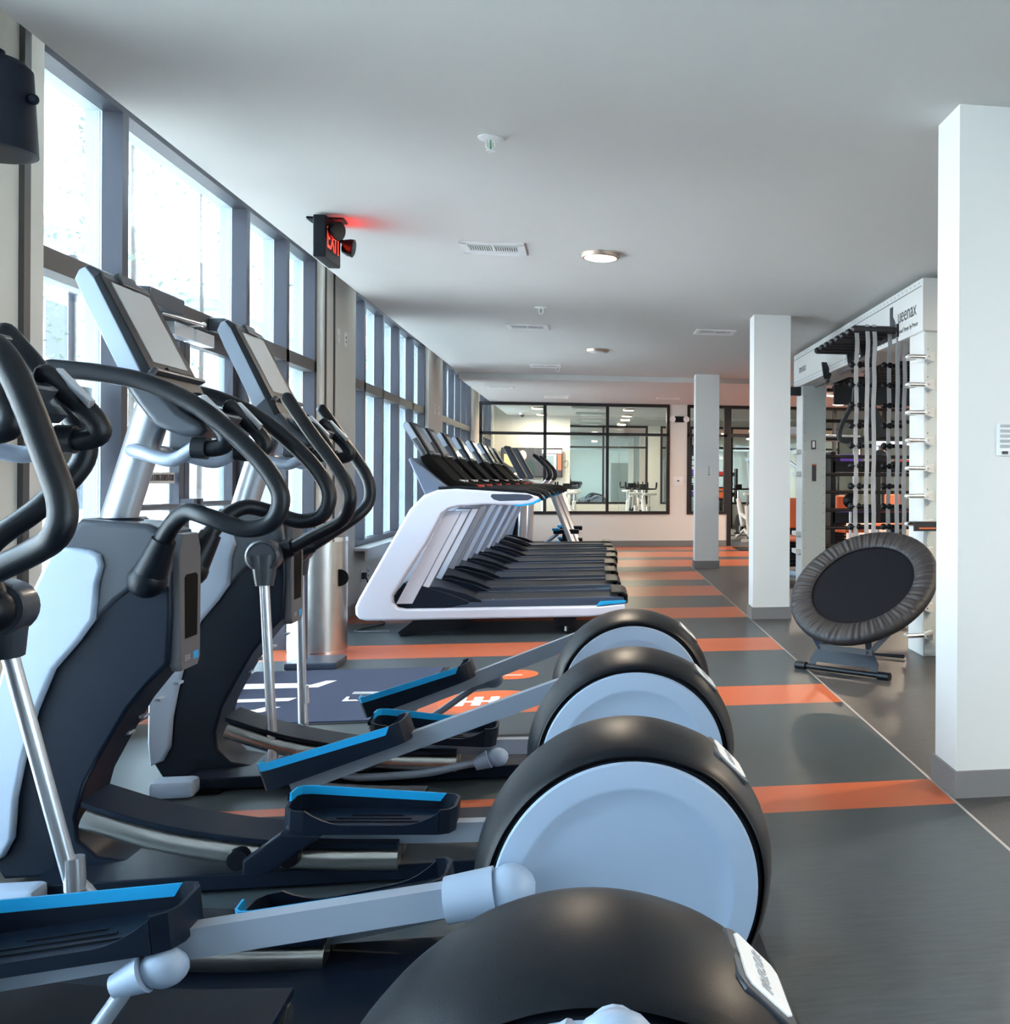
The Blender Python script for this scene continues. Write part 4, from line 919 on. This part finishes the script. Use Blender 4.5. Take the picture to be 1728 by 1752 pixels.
# ---------------- far right equipment ----------------
rk = thing('storage_rack', 'black steel storage rack behind the rig wall bars', 'rack', (0, 0, 0))
for z in (1.36, .70):
    MB().box(3.05, 4.6, 12.9, 13.4, z, z + .04, 'black').box(3.05, 4.6, 12.88, 12.90, z, z + .14, 'satin').build('shelf', rk)
for x in (3.02, 4.6): MB().box(x, x + .06, 12.88, 13.4, 0, 1.62, 'satin', .004).build('upright', rk)
MB().box(3.62, 3.68, 12.86, 12.9, .7, 1.36, 'black').build('upright', rk)
for lab, x, z, m_i, w_, h_ in [('purple foam block on the top shelf of the black rack', 3.15, 1.40, 'purple', .3, .19), ('flat purple pad on the lower shelf of the black rack', 3.15, .74, 'purple', .4, .13), ('red rubber pad on the lower shelf of the black rack', 3.75, .74, 'red', .5, .14), ('red rubber pad on the top shelf of the black rack', 3.95, 1.40, 'red', .4, .125)]:
    tag(MB().box(x, x + w_, 12.93, 13.2, z + .001, z + h_, m_i, .01).build('foam_block' if m_i == 'purple' else 'rubber_pad'), lab, 'foam block' if m_i == 'purple' else 'pad')
for lab, x, y, z, r, mm in [('grey ball at head height behind the strap ladders', 3.74, 13.1, 1.552, .11, 'graph'), ('black ball on a short stem seen left of the ladders', 3.24, 12.72, .99, .095, 'satin'), ('dark ball low behind the trampoline rim', 3.84, 12.70, .56, .13, 'satin')]:
    t = thing('medicine_ball', lab, 'ball', (x, y, z), 0, 'balls behind the rig'); MB().ball((0, 0, 0), r, mm, 28).build('ball', t)
    if z < 1.2: MB().tube([(0, 0, -r), (0, 0, -z + .01)], .02, 'pole').lathe([(.10, -z), (.10, -z + .02)], (0, 0, 0), 'z', 'pole', 20).build('stem', t)
def machine(label, x, y, rz=0):
    t = thing('weight_machine', label, 'weight machine', (x, y, 0), rz, 'weight machines with orange pads')
    MB().box(-.5, .5, -.05, .05, 0, .06, 'silverp', .01).box(-.05, .05, -.5, .5, 0, .06, 'silverp', .01).build('base', t)
    for xx in (-.35, .35): MB().box(xx - .035, xx + .035, -.04, .04, .06, 1.9, 'silverp', .008).build('upright', t)
    MB().box(-.4, .4, -.06, .06, 1.86, 1.96, 'silverp', .01).build('top_beam', t)
    st = MB()
    for k in range(12): st.box(-.15, .15, -.05, .05, .1 + k * .05, .145 + k * .05, 'satin')
    st.build('weight_stack', t)
    MB().box(-.2, .2, -.6, -.22, .46, .54, 'orange', .03, 3).build('seat_pad', t)
    MB().box(-.14, .14, -.26, -.18, .62, 1.02, 'orange', .03, 3).build('back_pad', t)
    MB().tube([(-.4, 0, 1.8), (-.1, -.5, 1.4)], .02, 'pole').tube([(.4, 0, 1.8), (.1, -.5, 1.4)], .02, 'pole').build('lever_arm', t)
    return t
m0 = machine('white framed weight machine with orange pads, seen between middle column and rig', 2.55, 13.4, .3)
c = copy_tree(m0); c.location = (3.75, 15.6, 0); c['label'] = 'white framed weight machine with orange pads behind the rack'
c = copy_tree(m0); c.location = (5.0, 14.6, 0); c.rotation_euler = (0, 0, 1.2); c['label'] = 'weight machine turned sideways at the far right of the gym'
c = copy_tree(m0); c.location = (5.2, 17.2, 0); c.rotation_euler = (0, 0, -.6); c['label'] = 'weight machine farthest back, right of the studio doorway'

# ---------------- studio contents ----------------
mr = thing('wall_mirror', 'large frameless mirror panels covering the studio back wall', 'mirror', (0, 0, 0))
for a, b_ in ((-.515, .565), (.568, 1.90), (1.903, 3.2), (3.203, 4.6), (4.603, 6.2)):
    MB().box(a, b_, 23.28, 23.298, .12, 2.60).build('mirror_panel', mr, 'mirror', wn=False)
tv = thing('television', 'wall television showing a bald man in a dark shirt', 'television', (-1.34, 23.19, 1.62))
MB().box(-.66, .66, 0, .05, -.33, .315, 'satin', .005).build('casing', tv)
def emi(name, c, s=1.0): M[name] = mat(name, c, .4, emit=c, es=s)
emi('tv_bg', (.05, .05, .06), .6); emi('tv_skin', (.85, .48, .34)); emi('tv_shirt', (.03, .05, .05), .6); emi('tv_wall', (.42, .33, .16)); emi('tv_white', (.95, .9, .95), 1.1); emi('tv_red', (.8, .10, .05)); emi('tv_grey', (.16, .20, .22)); emi('tv_cream', (.55, .55, .42))
sc_ = MB(); Tt = TR((0, -.001, 0), PI / 2, 0, 0)
sc_.box(-.645, .645, -.315, .30, 0, .002, 'tv_bg', T=Tt)
sc_.prism([(-.60, .18), (-.30, .14), (-.30, -.12), (-.45, -.1), (-.60, .0)], .002, .003, 'tv_wall', axis='z', T=Tt)
sc_.prism([(-.42, -.30), (-.38, -.05), (-.25, .03), (-.02, .04), (.06, -.02), (.08, -.30)], .003, .004, 'tv_shirt', axis='z', T=Tt)
sc_.prism([(-.20 + .085 * math.cos(a), .15 + .11 * math.sin(a)) for a in [2 * PI * k / 20 for k in range(20)]], .004, .005, 'tv_skin', axis='z', T=Tt)
sc_.prism([(-.40, -.25), (-.2, -.18), (-.02, -.2), (-.05, -.25), (-.35, -.29)], .004, .005, 'tv_skin', axis='z', T=Tt)
sc_.box(.22, .645, .20, .28, .002, .003, 'tv_white', T=Tt).box(.27, .53, -.16, .18, .002, .003, 'tv_cream', T=Tt).box(.31, .48, -.12, .15, .003, .004, 'tv_grey', T=Tt).box(.56, .64, -.17, .18, .002, .003, 'tv_red', T=Tt)
sc_.build('screen', tv, wn=False)
MB().box(-.2, .2, .05, .1, -.2, .2, 'satin').build('wall_bracket', tv)
tag(MB().tube([(-.66, 23.25, 1.62), (-.58, 23.24, 1.66), (-.555, 23.24, 1.58), (-.60, 23.24, 1.50), (-.66, 23.25, 1.53)], .006, 'ink', smooth=4).build('cable_loop'), 'loose black cable loop at the right edge of the television', 'cable')
for lab, x, y in [('front ceiling cassette air unit in the studio', -.10, 20.35), ('rear ceiling cassette air unit in the studio', -.05, 22.3)]:
    t = thing('air_cassette', lab, 'air conditioner', (x, y, ZB)); MB().box(-.32, .32, -.32, .32, -.04, 0, 'rig', .01).build('frame', t); MB().box(-.22, .22, -.22, .22, -.046, -.038, 'white').build('grille', t)
t = thing('security_camera', 'small white dome camera on the studio ceiling', 'camera', (-1.5, 22.4, ZB)); MB().lathe([(.06, 0), (.06, -.04), (.05, -.05)], (0, 0, 0), 'z', 'white', 20).build('housing', t); MB().ball((0, 0, -.05), .045, 'ink').build('dome', t)
def bike(label, x, y, rz):
    t = thing('spin_bike', label, 'exercise bike', (x, y, 0), rz, 'white spin bikes in the studio')
    MB().box(-.25, .25, -.55, -.49, 0, .06, 'white', .01).box(-.22, .22, .45, .51, 0, .06, 'white', .01).tube([(0, -.5, .06), (0, 0, .22), (0, .48, .06)], .035, 'white').build('base', t)
    MB().tube([(0, -.28, .15), (0, -.12, .72)], .045, 'white').tube([(0, .1, .3), (0, .38, .85)], .05, 'white').tube([(0, -.2, .45), (0, .25, .55)], .04, 'white').build('frame', t)
    MB().lathe([(.22, -.02), (.23, 0), (.22, .02)], (0, .32, .32), 'x', 'satin', 36).build('flywheel', t)
    MB().tube([(0, -.14, .70), (0, -.2, .94)], .02, 'chrome').build('seat_post', t)
    MB().prism([(-.12, -.34), (.12, -.34), (.13, -.26), (.04, -.12), (.03, -.02), (-.03, -.02), (-.04, -.12), (-.13, -.26)], .94, .99, 'white', axis='z', bev=.012).build('saddle', t)
    MB().tube([(0, .38, .83), (0, .4, 1.03)], .022, 'chrome').build('handle_post', t)
    MB().rtube([(-.22, .14, 1.18), (-.22, .2, 1.08), (-.2, .38, 1.06), (.2, .38, 1.06), (.22, .2, 1.08), (.22, .14, 1.18)], .018, 'grip', smooth=3).box(-.07, .07, .36, .42, 1.05, 1.16, 'satin', .01).build('handlebar', t)
    for s in (-1, 1): MB().tube([(0, .02, .30), (s * .1, .02, .30), (s * .1, .05, .30 + s * .15)], .014, 'chrome').box(s * .1 if s > 0 else s * .1 - .1, s * .1 + .1 if s > 0 else s * .1, 0, .1, .29 + s * .15, .32 + s * .15, 'satin', .005).build('crank', t)
    return t
k0 = bike('white spin bike behind the glass, left of the black mullion', -.95, 20.7, .1)
for lab, x, y, rz in [('white spin bike just behind the first one, before the mirror', -.48, 21.5, .2), ('white spin bike in the middle pane of the partition', .86, 20.9, -.1), ('white spin bike right of the middle one, saddle toward the glass', 1.04, 20.2, .15), ('white spin bike framed in the studio doorway', 3.08, 20.9, .2)]:
    c = copy_tree(k0); c.location = (x, y, 0); c.rotation_euler = (0, 0, rz); c['label'] = lab
tag(MB().box(2.55, 3.6, 17.9, 18.9, 0, .008, 'satin', .002).build('door_mat'), 'dark mat on the striped floor before the studio doorway', 'mat')

# ---------------- outdoors ----------------
o = MB().box(-70, 60, -60, 90, -.4, -.2).build('ground', None, 'asphalt', wn=False); o['kind'] = 'structure'
def building(label, x, y0, y1, h, mt_):
    t = thing('apartment_building', label, 'building', (x, y0, 0))
    MB().box(-10, 0, 0, y1 - y0, -.1, h).build('walls', t, mt_, wn=False)
    MB().prism([(-10.6, h), (.6, h), (.6, h + .25), (-5, h + 1.6), (-10.6, h + .25)], -.6, y1 - y0 + .6, 'disc').build('roof', t)
    yy = 2.0
    while yy < y1 - y0 - 2:
        for zz in (1.0, 4.0, 7.0):
            if zz + 1.5 < h: MB().box(0, .05, yy, yy + 1.2, zz, zz + 1.6, 'white').box(.05, .06, yy + .1, yy + 1.1, zz + .1, zz + 1.5, 'carglass').build('window', t, wn=False)
        yy += 3.4
    return t
building('pale brick building seen faintly through the tall entrance glass', -13, 8, 34, 7.0, 'brick')
building('pale building far down the street beyond the trees', -16, 48, 80, 8.5, 'rigl')
def tree(label, x, y, h, pine):
    t = thing('tree', label, 'tree', (x, y, -.1), 0, 'trees outside the windows')
    MB().tube([(0, 0, 0), (.05, .03, h * .5), (0, 0, h)], [.07, .05, .015], 'bark', 8).build('trunk', t)
    b = bmesh.new(); rnd = random.Random(int(x * 10 + y))
    for k in range(1100):
        z = rnd.uniform(h * .28, h); rr = (1 - (z / h)) * h * .28 + .3; a = rnd.uniform(0, 2 * PI); r = rr * math.sqrt(rnd.random())
        c_ = Vector((r * math.cos(a), r * math.sin(a), z)); s_ = rnd.uniform(.03, .08)
        q = [Vector((rnd.uniform(-1, 1), rnd.uniform(-1, 1), rnd.uniform(-1, 1))).normalized() * s_ for _ in range(3)]
        vs = [b.verts.new(c_ + v) for v in q]; b.faces.new(vs)
    m_b = MB(); m_b._add(b, 'leaf'); m_b.build('foliage', t, wn=False)
tree('bare pale tree outside the entrance door', -7.5, 17.5, 7.5, 0)
tree('tall thin pine outside, left of the second elliptical console', -8.6, 21.0, 10.5, 1)
tree('bushy tree outside behind the first pier', -9.5, 27.0, 10, 1)
tree('green tree outside the treadmill windows', -7.0, 28.5, 9, 1)
tree('green tree farther along outside the treadmill windows', -8.0, 36.0, 10, 1)
tree('distant tree at the end of the window row', -6.5, 44.0, 9, 1)
def car(label, x, y, rz):
    t = thing('car', label, 'car', (x, y, -.1), rz, 'cars parked outside')
    MB().prism([(-2.2, .25), (-2.2, .75), (-1.9, .85), (-1.2, .92), (-.6, 1.38), (.8, 1.40), (1.6, .98), (2.15, .88), (2.25, .5), (2.2, .25)], -.85, .85, 'car', bev=.06, seg=3).build('bodywork', t)
    MB().prism([(-1.1, .94), (-.57, 1.32), (.76, 1.34), (1.4, .98)], -.86, .86, 'carglass', bev=.01).build('side_glass', t)
    for xx in (-1.4, 1.35):
        for s in (-1, 1): MB().lathe([(.2, s * .8), (.32, s * .82), (.33, s * .9), (.2, s * .91)], (xx, 0, .33), 'y', 'satin', 28).build('wheel', t)
    return t
c0 = car('parked car seen through the entrance door glass', -6.8, 12.5, 1.5)
for lab, x, y, rz in [('parked car outside the first treadmill window', -5.2, 19.5, 1.3), ('parked car farther off outside the treadmill windows', -5.6, 26, 1.4)]:
    c = copy_tree(c0); c.location = (x, y, -.1); c.rotation_euler = (0, 0, rz); c['label'] = lab
bp_ = thing('path_bollard', 'thin dark post standing outside the first window pane', 'post', (-3.6, 7.9, -.1)); MB().tube([(0, 0, 0), (0, 0, 2.9)], .03, 'alu').build('pole', bp_); MB().lathe([(.09, 0), (.09, .02)], (0, 0, 0), 'z', 'alu', 16).build('foot_plate', bp_)
